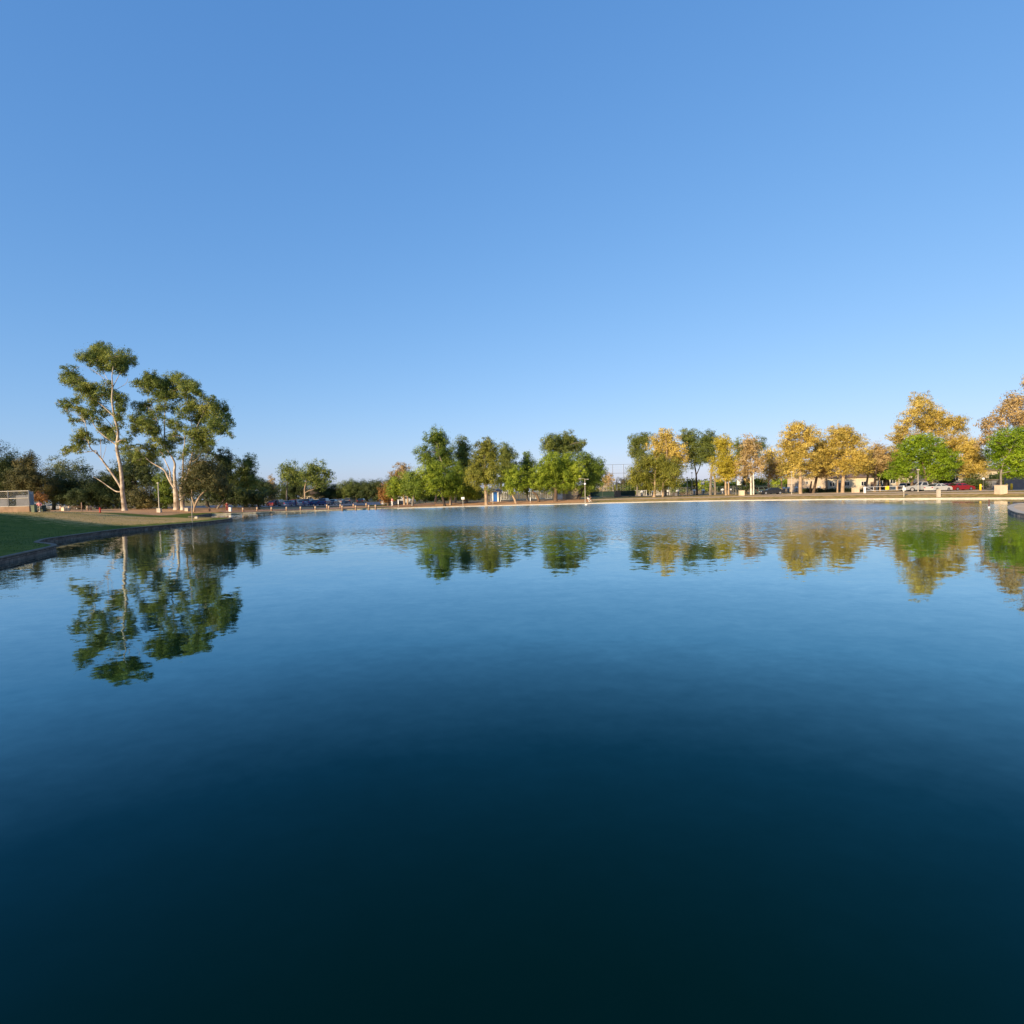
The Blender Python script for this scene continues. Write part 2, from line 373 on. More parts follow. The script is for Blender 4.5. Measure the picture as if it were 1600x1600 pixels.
s1 = VM('SCALE', slope(1.9, 2, (.7, 1, 1)), None, M2('MULTIPLY', calm, M2('ADD', .027, M2('MULTIPLY', breeze, .32))))
s2 = VM('SCALE', slope(6.0, 2, (.8, 1, 1)), None, M2('MULTIPLY', calm, M2('ADD', .023, M2('MULTIPLY', breeze, .75))))
s3 = VM('SCALE', slope(.28, 2, (.45, 1, 1)), None, M2('MULTIPLY', calm, M2('ADD', .018, M2('MULTIPLY', breeze, .13))))
sv_ = VM('MULTIPLY', VM('ADD', VM('ADD', s1, s2), s3), (1, 1, 0))
nrm_ = VM('NORMALIZE', VM('ADD', sv_, (0, 0, 1))); l.new(nrm_, gl.inputs['Normal'])
fr = n.new('ShaderNodeFresnel'); fr.inputs['IOR'].default_value = 1.33; l.new(nrm_, fr.inputs['Normal'])
rf = n.new('ShaderNodeValToRGB'); l.new(fr.outputs[0], rf.inputs[0]); e = rf.color_ramp.elements      # reflectance of the teal, slightly silty water against angle
e[0].position = .02; e[0].color = (0, .020, .0135, 1); e[1].position = 1; e[1].color = (1, 1, 1, 1)
for p_, c_ in ((.03, (.001, .029, .021)), (.085, (.018, .080, .092)), (.22, (.21, .37, .405)), (.40, (.46, .61, .65))): q_ = e.new(p_); q_.color = (*c_, 1)
l.new(rf.outputs[0], gl.inputs['Color']); ad = n.new('ShaderNodeAddShader'); l.new(b.outputs[0], ad.inputs[0]); l.new(gl.outputs[0], ad.inputs[1]); l.new(ad.outputs[0], n['Material Output'].inputs[0])
me.materials.append(m); o = bpy.data.objects.new('lake_water', me); COL.objects.link(o); tag(o, kind='structure')

# ------------------------------------------------------------------ lake edging
def brickmat(name, c1, c2, mortar, bw, rh, dirt):
    m, n, l, b = newmat(name)
    uv = n.new('ShaderNodeUVMap'); uv.uv_map = 'UVMap'; br = n.new('ShaderNodeTexBrick'); l.new(uv.outputs[0], br.inputs[0])
    br.inputs['Color1'].default_value = (*c1, 1); br.inputs['Color2'].default_value = (*c2, 1); br.inputs['Mortar'].default_value = (*mortar, 1)
    br.inputs['Scale'].default_value = 1; br.inputs['Brick Width'].default_value = bw; br.inputs['Row Height'].default_value = rh; br.inputs['Mortar Size'].default_value = .012
    tc = n.new('ShaderNodeTexCoord'); nz = n.new('ShaderNodeTexNoise'); nz.inputs['Scale'].default_value = 3; nz.inputs['Detail'].default_value = 8; l.new(tc.outputs['Object'], nz.inputs[0])
    mx = n.new('ShaderNodeMix'); mx.data_type = 'RGBA'; mx.blend_type = 'MULTIPLY'; mx.inputs[0].default_value = dirt
    r = n.new('ShaderNodeValToRGB'); r.color_ramp.elements[0].position = .3; r.color_ramp.elements[0].color = (.25, .22, .2, 1); r.color_ramp.elements[1].position = .65
    l.new(nz.outputs[0], r.inputs[0]); l.new(br.outputs[0], mx.inputs[6]); l.new(r.outputs[0], mx.inputs[7]); l.new(mx.outputs[2], b.inputs['Base Color'])
    bp = n.new('ShaderNodeBump'); bp.inputs['Strength'].default_value = .7; bp.inputs['Distance'].default_value = .03; bp.invert = True
    l.new(br.outputs['Fac'], bp.inputs['Height']); l.new(bp.outputs[0], b.inputs['Normal']); b.inputs['Roughness'].default_value = .9
    return m
blockm = brickmat('retaining_blocks', (.17, .115, .085), (.27, .19, .14), (.035, .028, .024), .42, .16, .8)
stonem = brickmat('rough_pale_stones', (.50, .43, .30), (.34, .29, .2), (.04, .035, .03), 1.6, .5, .5)
rubblem = brickmat('pier_blocks', (.42, .34, .27), (.16, .14, .13), (.05, .05, .05), .9, .22, .7)
def ribbon(name, mt, line, prof, parent=None):
    """sweep a cross-section of (distance inland, height) along the line"""
    k = len(prof); L_ = [offs(line, p[0]) for p in prof]; vs = []; fs = []; us = []
    s = 0; arc = []
    for i, p in enumerate(line):
        if i: s += math.dist(p, line[i - 1])
        arc.append(s)
        vs += [(*L_[j][i], prof[j][1]) for j in range(k)]
    cum = [0]
    for j in range(1, k): cum.append(cum[-1] + math.dist(prof[j], prof[j - 1]))
    for i in range(len(line) - 1):
        for j in range(k - 1): fs.append((i * k + j, (i + 1) * k + j, (i + 1) * k + j + 1, i * k + j + 1)); us += [(arc[i], cum[j]), (arc[i + 1], cum[j]), (arc[i + 1], cum[j + 1]), (arc[i], cum[j + 1])]
    me = bpy.data.meshes.new(name); me.from_pydata(vs, [], fs); uvl = me.uv_layers.new(name='UVMap'); uvl.data.foreach_set('uv', [c for u in us for c in u])
    me.materials.append(mt); o = bpy.data.objects.new(name, me); COL.objects.link(o)
    if parent: o.parent = parent
    return o
def resample(line, st):
    out = [tuple(line[0])]
    for a, bq in zip(line, line[1:]):
        k = max(1, int(math.dist(a, bq) / st)); out += [(a[0] + (bq[0] - a[0]) * i / k, a[1] + (bq[1] - a[1]) * i / k) for i in range(1, k + 1)]
    return out
nb = near_bank
w = ribbon('retaining_wall', blockm, nb, [(.06, -.5), (.05, .13), (.09, .135), (.09, .15), (.05, .155), (.05, .27)])
tag(w, 'low block retaining wall along the shaded grass bank', 'wall')
cp = ribbon('coping', M['coping'], nb, [(.07, .265), (0, .27), (0, .315), (.02, .325), (.22, .325), (.24, .315), (.24, .1)], w)
il = [nb[-1]] + inlet + [far_stone[0]]
w = ribbon('inlet_wall', blockm, il, [(.05, -.5), (.05, .31), (.3, .31), (.3, .1)]); tag(w, 'short low wall closing the narrow inlet behind the grassy spit', 'wall')
fs_line = resample(far_stone, .8)
rr = random.Random(3)
w = ribbon('stone_edging', stonem, [(x + rr.uniform(-.07, .07), y + rr.uniform(-.1, .1)) for x, y in fs_line], [(.02, -.5), (0, .14), (.06, .2), (.45, .22), (.5, .0)])
tag(w, 'pale broken stone edging below the far earth path with timber posts', 'stone edging')
w = ribbon('concrete_kerb', M['concrete'], far_kerb, [(0, -.5), (0, .13), (.03, .16), (.45, .175), (.47, .0)])
tag(w, 'long pale concrete kerb along the far shore below the trees', 'kerb')
w = ribbon('landing_wall', rubblem, east, [(.05, -.5), (.05, .27), (.3, .27)]); tag(w, 'curved dark block wall edging the sandy landing', 'wall')
ribbon('coping', M['concrete'], east, [(.06, .265), (0, .27), (0, .315), (.42, .33), (.44, .2)], w)

# ------------------------------------------------------------------ trees
def unit(a): return a / np.maximum(np.linalg.norm(a, axis=1, keepdims=True), 1e-9)
def leaf_mesh(name, C, N, size, tint, mt, parent, r):
    """one small kinked leaf spray per centre C, facing roughly N"""
    k = len(C); N = unit(N + r.normal(0, .33, (k, 3))); t = unit(np.cross(N, r.normal(0, 1, (k, 3)))); u = np.cross(N, t)
    s = (size * r.uniform(.6, 1.35, k))[:, None]; w = s * r.uniform(.45, .8, (k, 1))
    q = np.stack([C - t * s * .5, C + u * w * .5 + N * s * .08, C + t * s * .5, C - u * w * .5 + N * s * .08], 1).reshape(-1, 3)
    me = bpy.data.meshes.new(name); me.vertices.add(4 * k); me.vertices.foreach_set('co', q.astype(np.float32).ravel())
    me.loops.add(4 * k); me.loops.foreach_set('vertex_index', np.arange(4 * k, dtype=np.int32))
    me.polygons.add(k); me.polygons.foreach_set('loop_start', np.arange(0, 4 * k, 4, dtype=np.int32)); me.polygons.foreach_set('loop_total', np.full(k, 4, np.int32))
    me.update(calc_edges=True)
    at = me.attributes.new('tint', 'FLOAT', 'POINT'); at.data.foreach_set('value', np.repeat(np.clip(tint, 0, 1), 4).astype(np.float32))
    me.materials.append(mt); o = bpy.data.objects.new(name, me); COL.objects.link(o); o.parent = parent; return o
def smooth_line(pts, rad, sub=3):
    out = []; ro = []; n_ = len(pts)
    for i in range(n_ - 1):
        p0, p1, p2, p3 = pts[max(i - 1, 0)], pts[i], pts[i + 1], pts[min(i + 2, n_ - 1)]
        for j in range(sub):
            t = j / sub; t2, t3 = t * t, t * t * t
            out.append(.5 * ((2 * p1) + (p2 - p0) * t + (2 * p0 - 5 * p1 + 4 * p2 - p3) * t2 + (3 * p1 - p0 - 3 * p2 + p3) * t3)); ro.append(rad[i] * (1 - t) + rad[i + 1] * t)
    out.append(pts[-1]); ro.append(rad[-1]); return out, ro
NT = [0]
def tree(name, label, base, D, blobs, leaf, bark='brown', tw=4, limbs=None, dens=1.0, size=.2, clump=.3, fork=None, extra=None, group=None, flat=.9, spread=.5, trunks=(), twigs=True, droop=0, grow=1.56):
    """base: photo column of the foot; blobs: (px, py, rx, ry) in photo pixels, turned into metres at distance D"""
    NT[0] += 1; r = np.random.default_rng(100 + NT[0]); pm = D / F
    b0 = spot(base, D)
    root = empty(name, b0); tag(root, label, 'tree', group)
    bx = np.array([q[0] for q in blobs]); by = np.array([q[1] for q in blobs])
    half = (bx.max() - bx.min()) / 2 * pm
    BL = []
    for i, (x, y, rx, ry) in enumerate(blobs):
        rx *= grow; ry *= grow
        dz = r.uniform(-1, 1) * spread * min(half, 4.5) if len(blobs) > 1 else 0
        BL.append((P(x, y, D + dz), rx * pm, ry * pm, dz))
    wood = MB(); nodes = []
    def limb(pl, w0=None):
        pw = [P(q[0], q[1], D) for q in pl]; dr = r.uniform(-.12, .12)
        rad = [max(q[2] * pm / 2, .025) for q in pl]
        for k_, (v, q) in enumerate(zip(list(pw), pl)): pw[k_] = P(q[0], q[1], D + dr * (v - pw[0]).length)
        ps, rs = smooth_line(pw, rad); wood.tube([p - b0 for p in ps], rs, 8)
        for p_, r_ in zip(ps, rs): nodes.append((p_, r_))
    cx = float(np.average(bx, weights=[q[2] for q in blobs])); ybot = max(q[1] + q[3] * .3 for q in blobs); ytop = min(q[1] for q in blobs)
    fb = proj(b0)
    if limbs is None:
        fk_ = fork or (base + (cx - base) * .45, ybot)
        mid = ((fb[0] + fk_[0]) / 2 + r.uniform(-.5, .5), (fb[1] + fk_[1]) / 2)
        topy = ytop * .65 + fk_[1] * .35
        limbs = [[(fb[0], fb[1] + .6, tw * 1.5), (fb[0] + (mid[0] - fb[0]) * .3, fb[1] - 2.5, tw * 1.05), (*mid, tw), (*fk_, tw * .8), ((fk_[0] + cx) / 2 + r.uniform(-2, 2), (fk_[1] + topy) / 2, tw * .5), (cx + r.uniform(-2, 2), topy, tw * .2)]]
    else:
        limbs = [[(fb[0] + q[0] - base if q[1] is None else q[0], fb[1] + .6 if q[1] is None else q[1], q[2]) for q in pl] for pl in limbs]
    limbs = [[(q[0], q[1], q[2] * (.88 if len(limbs) > 6 else 1)) for q in pl] for pl in limbs]
    for pl in limbs: limb(pl)
    for tx, pl in trunks: limb([(tx, proj(spot(tx, D))[1] + .5, pl[0][2] * 1.3)] + pl)
    if extra: 
        for pl in extra: limb(pl)
    base_nodes = list(nodes)
    C = []; N = []; TI = []
    crown_mid = Vector((P(cx, float(by.mean()), D)))
    for bi, (c, rx, rz, dz) in enumerate(BL):
        ry = (rx + rz) / 2 * flat
        # nearest limb point, preferring points below
        best = min(base_nodes, key=lambda q: (q[0] - c).length + max(0, q[0].z - c.z) * 2.0)
        a = best[0]; r0 = min(best[1] * .6, .16)
        if (a - c).length > .4:
            mid = (a + c) / 2 + Vector((r.uniform(-.3, .3), r.uniform(-.3, .3), .12 * (c - a).length))
            ps, rs = smooth_line([a, mid, c], [r0, r0 * .6, .03]); wood.tube([p - b0 for p in ps], rs, 5, False)
        area = math.pi * rx * rz; cr = max(.35, clump * min(rx, rz) + .12)
        nc = max(6, int(area / (math.pi * cr * cr) * 3.4 * (dens ** .5)))
        dirs = unit(r.normal(0, 1, (nc, 3))); rad = r.uniform(.35, 1.0, nc) ** .6
        cc = np.array(c) + dirs * rad[:, None] * np.array([rx, ry, rz]) * r.uniform(.86, 1.08, (nc, 1))
        # sprays bridging to the neighbouring clusters, so that the crown reads as one
        near = sorted(BL, key=lambda q: (q[0] - c).length)[1:4]
        for q_ in near:
            gap_ = (q_[0] - c).length
            if gap_ < 2.6 * (rx + q_[1]):
                kk = max(1, int(nc * .32)); t_ = r.uniform(.25, .6, (kk, 1))
                cc = np.concatenate([cc, np.array(c) + (np.array(q_[0]) - np.array(c)) * t_ + r.normal(0, .35, (kk, 3)) * cr * 1.6])
        nc = len(cc)
        if twigs:
            for k_ in range(min(nc, 7)):
                e = Vector(cc[k_]); mid = (c + e) / 2 + Vector((0, 0, .1)); wood.tube([p - b0 for p in (c, mid, e)], [.035, .025, .012], 3, False)
        nl = int(max(10, 4.0 * dens * area / (size * size * .32) / nc))
        bt = r.normal(0, .13)
        off = r.normal(0, 1, (nc, nl, 3)); off = off / np.linalg.norm(off, axis=2, keepdims=True) * r.uniform(.25, 1, (nc, nl, 1)) ** .5
        sc = cr * r.uniform(.7, 1.25, (nc, 1, 1))
        if droop: off[:, :, 2] *= 1 + droop
        pos = cc[:, None, :] + off * sc * np.array([1, 1, .8])
        cn = unit(cc - np.array(c) + 1e-4)[:, None, :]
        nn = off * .95 + cn * .6 + np.array([0, 0, .25])
        loose = r.random((nc, nl)) < .06
        pos = np.where(loose[..., None], np.array(c) + np.clip(r.normal(0, .45, (nc, nl, 3)), -.95, .95) * np.array([rx, ry, rz]), pos)
        C.append(pos.reshape(-1, 3)); N.append(nn.reshape(-1, 3))
        TI.append((.5 + bt + r.normal(0, .12, (nc, 1)) + r.normal(0, .16, (nc, nl))).ravel())
    C = np.concatenate(C) - np.array(b0); N = np.concatenate(N); TI = np.concatenate(TI)
    ok = C[:, 2] > .05; C, N, TI = C[ok], N[ok], TI[ok]
    wood.build('trunk', B[bark], root, True)
    leaf_mesh('crown', C, N, size, TI, L[leaf], root, r)
    return root

# two big eucalypts on the bank
tree('eucalyptus_tree', 'tallest tree, pale leaning trunk and open airy crown at the lakeside', 195, 100,
 [(160,544,18,9),(132,556,12,10),(157,549,20,12),(160,570,18,12),(147,561,15,12),(191,556,18,13),(201,564,11,11),(180,574,16,11),(190,580,9,7),(174,560,14,12),
  (110,580,14,9),(106,591,13,10),(117,597,14,9),(125,605,10,8),(130,595,7,6),(147,606,18,8),(140,619,15,11),(162,617,15,11),(152,629,12,8),(181,626,8,9),(192,620,8,8),(191,635,7,11),(186,646,7,11),(186,661,6,13),
  (110,630,11,7),(92,629,5,6),(102,640,8,6),(120,637,9,6),(135,652,11,10),(114,660,5,7),(140,642,10,6),(160,669,9,8),(167,677,8,8),(175,670,7,10),(177,681,8,8),
  (126,676,9,9),(119,685,7,7),(132,687,9,7),(125,696,9,6),(110,701,10,5),(102,707,6,6),(120,704,8,5),(137,679,6,6),(188,692,4,6),(196,688,4,5),(140,602,9,6),(168,600,8,6),(166,645,9,7),(150,656,8,6),(128,642,8,6),(146,690,7,5),(168,688,7,5),(178,614,7,6),(124,620,8,5)],
 'euc', 'euc', limbs=[
  [(195,None,11),(194.5,794,8.5),(193,782,7),(191,767,6.6),(190.5,750,6),(187.5,725,5.4),(182.5,700,5),(184.5,675,4),(178.5,650,3.4),(175,625,2.8),(176,605,2.2),(175,588,1.4),(177,572,.7)],
  [(192,768,4),(185,755,3.8),(173,737,3.4),(162,722,3),(153,710,2.6),(141,700,2),(137,682,1.3),(133,660,.7)],
  [(162,722,2),(154,712,1.8),(150,704,1.4),(140,706,1.1),(120,707,.8)],
  [(184,697,2.6),(172,688,2.2),(160,679,1.8),(148,666,1.3),(141,650,.8)],
  [(191,768,2.6),(182,768,2.2),(172,762,1.8),(158,752,1.2),(146,745,.6)],
  [(179,652,2.4),(170,643,2),(160,634,1.7),(150,626,1.2),(140,618,.7)],
  [(182,682,1.6),(178,670,1.3),(166,655,1),(157,645,.6)],
  [(176,608,1.3),(165,594,1),(152,583,.8),(140,576,.5)],[(176,606,1.3),(183,592,1),(190,578,.6)],[(176,612,1),(186,606,.8),(197,599,.6),(200,590,.4)],[(175,600,.9),(166,590,.7),(160,575,.5)],
  [(158,716,1),(157.5,700,.8),(157.5,684,.5)],[(160,718,.8),(164,706,.6),(166,696,.4)]],
 dens=.9, size=.18, clump=.34, spread=.5, grow=1.15)
tree('eucalyptus_tree', 'broad tree with twin pale trunks and many upswept limbs at the lakeside', 275.5, 101,
 [(239,588,14,8),(225,596,12,8),(210,601,6,5),(240,596,14,9),(231,607,10,9),(249,605,14,12),(269,590,14,9),(284,594,14,10),(268,607,15,12),(287,608,14,12),(301,607,11,12),(306,601,6,6),
  (246,619,10,9),(260,619,13,9),(276,620,9,7),(232,629,9,6),(216,634,10,8),(317,619,6,6),(295,623,9,7),(212,656,14,10),(221,664,15,10),(232,670,12,9),(206,677,8,5),(227,656,12,8),(239,656,6,8),(245,670,8,8),
  (286,642,9,12),(276,661,9,8),(275,674,6,7),(309,634,13,10),(326,637,14,12),(342,634,13,9),(350,645,12,11),(338,651,14,10),(328,662,14,10),(345,664,15,9),(361,662,6,8),(352,674,8,6),(363,680,3,4),(317,653,12,10),(304,651,10,10),
  (330,623,7,6),(338,675,9,6),(293,674,8,10),(304,681,10,12),(317,675,12,9),(312,692,11,9),(328,695,11,8),(323,684,12,8),(262,690,7,10),(265,703,7,9),(249,692,8,7),(234,695,9,6),(243,708,12,8),(227,718,15,7),(213,719,14,6),
  (202,697,8,5),(218,699,9,5),(191,703,8,4),(282,711,7,7),(306,708,8,8),(326,708,9,9),(255,635,10,8),(273,640,8,7),(244,645,9,7),(262,660,7,7),(297,636,8,8),(240,682,10,6),(270,682,6,7),(284,688,6,7),(296,700,8,7),(252,708,8,6),(228,640,9,6),(310,668,9,8)],
 'euc', 'euc', limbs=[
  [(275.5,None,11),(275.5,790,8.6),(275,778,8),(273.8,764,7.5),(273.5,754,5.5),(272.3,738,4.6),(273.3,725,3.6),(268,713,2.8),(261.5,703,2.4),(258,690,2.2),(257,677,2),(257,662,1.7),(258,637,1.3),(260,618,.7)],
  [(273,763,4.5),(268,756,4),(262.5,746,3.6),(257,735,3),(246,728,2.4),(234,721,1.8),(226,713,1)],
  [(268,757,3),(266,745,2.4),(265,735,2),(259,722,1.6),(253,707,1.2),(248,690,.8)],
  [(266,712,1.8),(259,696,1.5),(252,678,1.3),(245,657,1.1),(239,642,.7)],
  [(283.5,766,4),(285,751,3.4),(286,738,3),(286,721,2.6),(286.7,707,2),(288.5,692,1.5),(289,670,.9)],
  [(282,762,4.5),(289,752,4),(294.5,738,3.6),(298,721,3),(301,707,2.6),(303,691,2.2),(301,677,1.8),(299.5,664,1.3),(297,648,.8)],
  [(298,722,2.6),(304,720,2.4),(309,716,2),(315,706,1.6),(324,700,1)],
  [(285,750,2),(290,738,1.8),(297,728,1.4)],
  [(303,690,1.5),(315,680,1.3),(328,672,1),(342,664,.6)],[(302,680,1.2),(310,662,1),(318,645,.6)]],
 trunks=[(285.5, [(285.5,794,6.5),(284.5,780,6.2),(283,766,5.5),(283,758,4)])], dens=.95, size=.18, clump=.34, spread=.5, grow=1.2)

bgL = 'trees behind the lakeside bank'
def T_(*a, **k): return tree(*a, **k)
T_('evergreen_tree', 'dark rounded evergreen directly behind the fenced enclosure', 4, 125, [(3,722,20,18),(-14,745,24,22),(20,742,14,18),(2,765,24,20)], 'dark', 'dark', 5, group=bgL)
T_('conifer_tree', 'pointed dark conifer with ochre tips rising beside the fenced enclosure', 46, 118, [(45,716,6,9),(43,728,12,12),(50,742,18,14),(32,748,16,13),(60,756,16,12),(45,768,26,14)], 'olive', 'dark', 4, group=bgL)
T_('small_tree', 'small rust leaved tree under the conifer beside the fenced enclosure', 62, 96, [(61,774,6,5),(54,779,5,4),(67,779,5,4)], 'rust', 'dark', 2.5, dens=.8, group=bgL)
T_('wispy_tree', 'thin see through grey green tree above the dark round oak', 112, 150, [(92,722,12,8),(85,735,10,9),(108,732,12,10),(128,728,12,9),(135,736,8,8),(100,745,14,10)], 'wisp', 'grey', 3, dens=.3, size=.3, group=bgL)
T_('oak_tree', 'wide dark round oak with parked cars in its shade', 128, 124, [(112,758,22,16),(135,762,24,18),(100,772,20,15),(155,772,22,17),(175,778,16,12),(125,775,25,14)], 'dark', 'dark', 7, group=bgL)
T_('layered_tree', 'dark tree with flat layered boughs between the two eucalypts', 216, 128, [(205,724,20,8),(225,730,20,8),(190,738,22,8),(236,742,18,8),(213,750,24,8),(172,748,14,8),(240,758,14,9),(198,762,20,8)], 'dark', 'dark', 5, dens=.75, group=bgL)
T_('layered_tree', 'pale olive tree showing between the crowns of the two eucalypts', 205, 135, [(213,712,16,9),(196,706,10,7),(225,722,14,8),(238,716,10,8)], 'euc', 'grey', 3, dens=.45, group=bgL)
T_('round_bush', 'rounded olive brown bush beside the lamp pole with concrete foot', 221, 108, [(220,776,18,13),(212,784,13,10),(232,783,12,10)], 'olive', 'dark', 2, twigs=False, group=bgL)
T_('evergreen_tree', 'narrow deep green evergreen between the lamp pole and twin trunk eucalypt', 260, 110, [(257,752,9,14),(262,768,12,14),(262,785,10,9),(250,770,8,12)], 'ficusd', 'dark', 3, group=bgL)
T_('olive_tree', 'ochre tinted tree with forked leaning trunk in front of the dark grove', 300, 98, [(318,722,16,14),(302,735,14,12),(330,738,20,14),(315,752,24,12),(340,756,16,10),(296,760,14,10),(290,772,9,8),(350,762,10,7)], 'olive', 'tan', 3,
   limbs=[[(303,None,3.4),(303.5,790,2.4),(300,778,2),(300,765,1.6),(304,748,1)],[(304,792,3.6),(309,781,3),(315,772,2.6),(323,766,2),(333,758,1.3),(340,750,.7)]], dens=.75, group=bgL)
T_('evergreen_tree', 'tall dark tree beside the twin trunk eucalypt crown', 352, 122, [(350,712,13,11),(345,725,18,12),(358,735,18,14),(345,750,22,14),(362,762,22,16)], 'dark', 'dark', 6, grow=1.28, group=bgL)
T_('evergreen_tree', 'green tree with ragged spiky top at the end of the dark grove', 384, 118, [(390,716,9,7),(378,728,12,10),(392,732,10,13),(378,745,18,13),(392,752,14,12),(375,768,22,15),(395,770,16,14)], 'pine', 'dark', 5, dens=.9, grow=1.28, group=bgL)
T_('evergreen_tree', 'low dark spreading tree over the shaded picnic ground', 340, 108, [(330,775,16,9),(352,772,18,10),(372,778,16,10),(388,780,13,10)], 'dark', 'grey', 3, dens=.9, group=bgL)
T_('round_bush', 'dense dark bush where the grove meets the open parking lot', 404, 108, [(402,772,13,12),(408,780,9,10),(396,782,11,9)], 'dark', 'dark', 3, grow=1.28, group=bgL)
bgF = 'trees around the parking lot'
T_('small_tree', 'small dark tree at the near end of the parking lot', 412, 150, [(410,762,11,9),(420,768,10,9),(404,756,8,7)], 'dark', 'dark', 2, group=bgF)
T_('narrow_tree', 'slim pale brown tree poking above the parking lot trees', 425, 155, [(424,750,3.5,7),(425,762,6,10),(426,774,7,8)], 'brown', 'grey', 2, dens=.6, group=bgF)
T_('eucalyptus_tree', 'lollipop shaped eucalypt with one straight pale trunk by the parking lot', 448, 150, [(452,730,12,8),(441,737,7,8),(461,738,11,9),(447,750,10,9),(466,748,8,8),(455,742,9,8)], 'euc', 'grey', 2.6, dens=.5, size=.3,
   limbs=[[(448,None,2.8),(448,770,2.4),(449,755,2),(450,740,1.2),(452,730,.7)]], group=bgF)
T_('eucalyptus_tree', 'wide open eucalypt with forked orange lit trunk by the parking lot', 476, 146, [(495,727,13,8),(483,735,9,9),(498,740,12,9),(488,750,13,10),(512,745,8,7),(516,738,5,4),(475,748,9,9),(500,756,10,8)], 'euc', 'tan', 3, dens=.5, size=.3,
   limbs=[[(476.5,None,3.4),(476.5,775,2.8),(476,765,2.4),(479,752,1.8),(488,740,1)],[(477,770,1.8),(482,767,1.5),(490,765,1)]], group=bgF)
T_('evergreen_tree', 'dark mass of evergreen behind the lollipop eucalypt', 448, 175, [(440,768,14,11),(462,762,14,14),(470,750,9,9),(455,775,14,8)], 'dark', 'dark', 4, group=bgF)
T_('evergreen_tree', 'dark evergreen behind the cream houses', 508, 185, [(500,768,14,11),(515,766,10,10),(522,774,8,8)], 'dark', 'dark', 4, group=bgF)
for i, (x, w_, lb) in enumerate(((541, 12, 'round green tree nearest the cream houses'), (557, 12, 'second round dark tree behind the parking lot, counted from the houses'), (574, 13, 'third round dark tree behind the parking lot, counted from the houses'), (590, 12, 'round dark tree behind the parking lot, next to the pink brown sycamore'))):
    T_('round_tree', lb, x, 185, [(x - 4, 765, w_ * .8, 9), (x + 4, 762 - i % 2, w_ * .8, 9), (x, 771, w_, 8)], 'pine' if i == 0 else 'dark', 'dark', 3, group='row of round trees behind the parking lot')
# centre cluster
cc_ = 'trees on the far shore beside the kiosk'
T_('sycamore_tree', 'pinkish brown sycamore rising behind the round ficus trees', 624, 128, [(628,731,9,7),(634,738,10,8),(613,744,7,6),(620,750,12,8),(608,760,8,8)], 'brown', 'tan', 3, dens=.55, group=cc_)
T_('sycamore_tree', 'low rust coloured tree at the corner of the parking lot', 606, 118, [(604,765,8,11),(608,777,10,8),(599,774,6,8)], 'rust', 'tan', 2, dens=.7, group=cc_)
T_('ficus_tree', 'green ficus at the start of the row beside the rust coloured tree', 632, 116, [(618,762,13,11),(630,754,14,11),(640,760,13,12),(626,770,14,7)], 'ficus', 'tan', 3.2, trunks=[(637, [(637,780,2.6),(636,770,2)])], group=cc_)
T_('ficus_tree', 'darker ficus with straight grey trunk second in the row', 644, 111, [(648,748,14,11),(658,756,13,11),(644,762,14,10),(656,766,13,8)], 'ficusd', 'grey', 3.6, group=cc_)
T_('ficus_tree', 'yellow green ficus with dark leaning trunk below the tall tree', 695, 109, [(668,738,15,9),(680,733,14,9),(690,745,14,11),(672,755,13,12),(686,762,13,9)], 'ficus', 'dark', 4, fork=(689, 770), group=cc_)
T_('ficus_tree', 'upright ficus with straight tan trunk in the middle of the row', 704, 111, [(700,748,11,10),(712,742,10,10),(704,758,13,12),(712,768,11,9),(698,768,9,8)], 'ficus', 'tan', 3.4, group=cc_)
T_('ficus_tree', 'ficus crown hidden behind the upright one', 711, 121, [(716,732,9,8),(712,745,10,10),(722,745,8,10)], 'ficusd', 'tan', 4, trunks=[(680, [(681,778,3.2),(683,765,2.5)])], group=cc_)
T_('ficus_tree', 'small low ficus behind the white post sign on the shore', 729, 115, [(724,757,8,8),(722,768,10,8),(734,763,10,9),(742,768,9,9),(730,772,9,6)], 'ficus', 'grey', 4, group=cc_)
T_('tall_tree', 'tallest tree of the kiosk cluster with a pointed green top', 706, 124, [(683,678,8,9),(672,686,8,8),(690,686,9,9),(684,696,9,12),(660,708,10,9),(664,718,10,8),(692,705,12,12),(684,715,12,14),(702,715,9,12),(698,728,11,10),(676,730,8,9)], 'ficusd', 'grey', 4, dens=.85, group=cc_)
T_('tall_tree', 'dark grey green tree beside the tallest pointed tree', 726, 132, [(722,689,7,7),(718,700,9,9),(727,708,9,11),(720,720,11,10),(730,730,10,14),(722,742,12,12)], 'pine', 'dark', 4, dens=.9, group=cc_)
T_('tall_tree', 'broad olive green tree with spiky top in front of the kiosk', 760, 110, [(758,690,7,7),(768,698,10,8),(750,703,9,9),(758,712,13,10),(744,722,10,10),(772,718,12,12),(752,735,15,12),(770,740,12,12),(744,745,12,12),(760,755,12,12),(737,738,8,9)], 'willow', 'tan', 5, dens=.9, clump=.25, group=cc_)
T_('tall_tree', 'slender olive tree rising behind the kiosk', 780, 126, [(790,700,9,7),(784,712,12,9),(796,714,9,9),(790,728,12,11),(782,742,10,12),(798,735,8,12)], 'pine', 'grey', 4, dens=.85, group=cc_)
T_('ficus_tree', 'bright green ficus with trunk leaning towards the kiosk', 807, 111, [(798,742,12,9),(808,736,9,8),(792,752,10,10),(806,752,13,11),(818,758,8,9),(800,763,7,7)], 'ficus', 'tan', 4, limbs=[[(806.5,None,4.6),(804,780,3.4),(801,773,3),(798.5,764,2.6),(800,750,1.6),(804,740,.9)]], group=cc_)
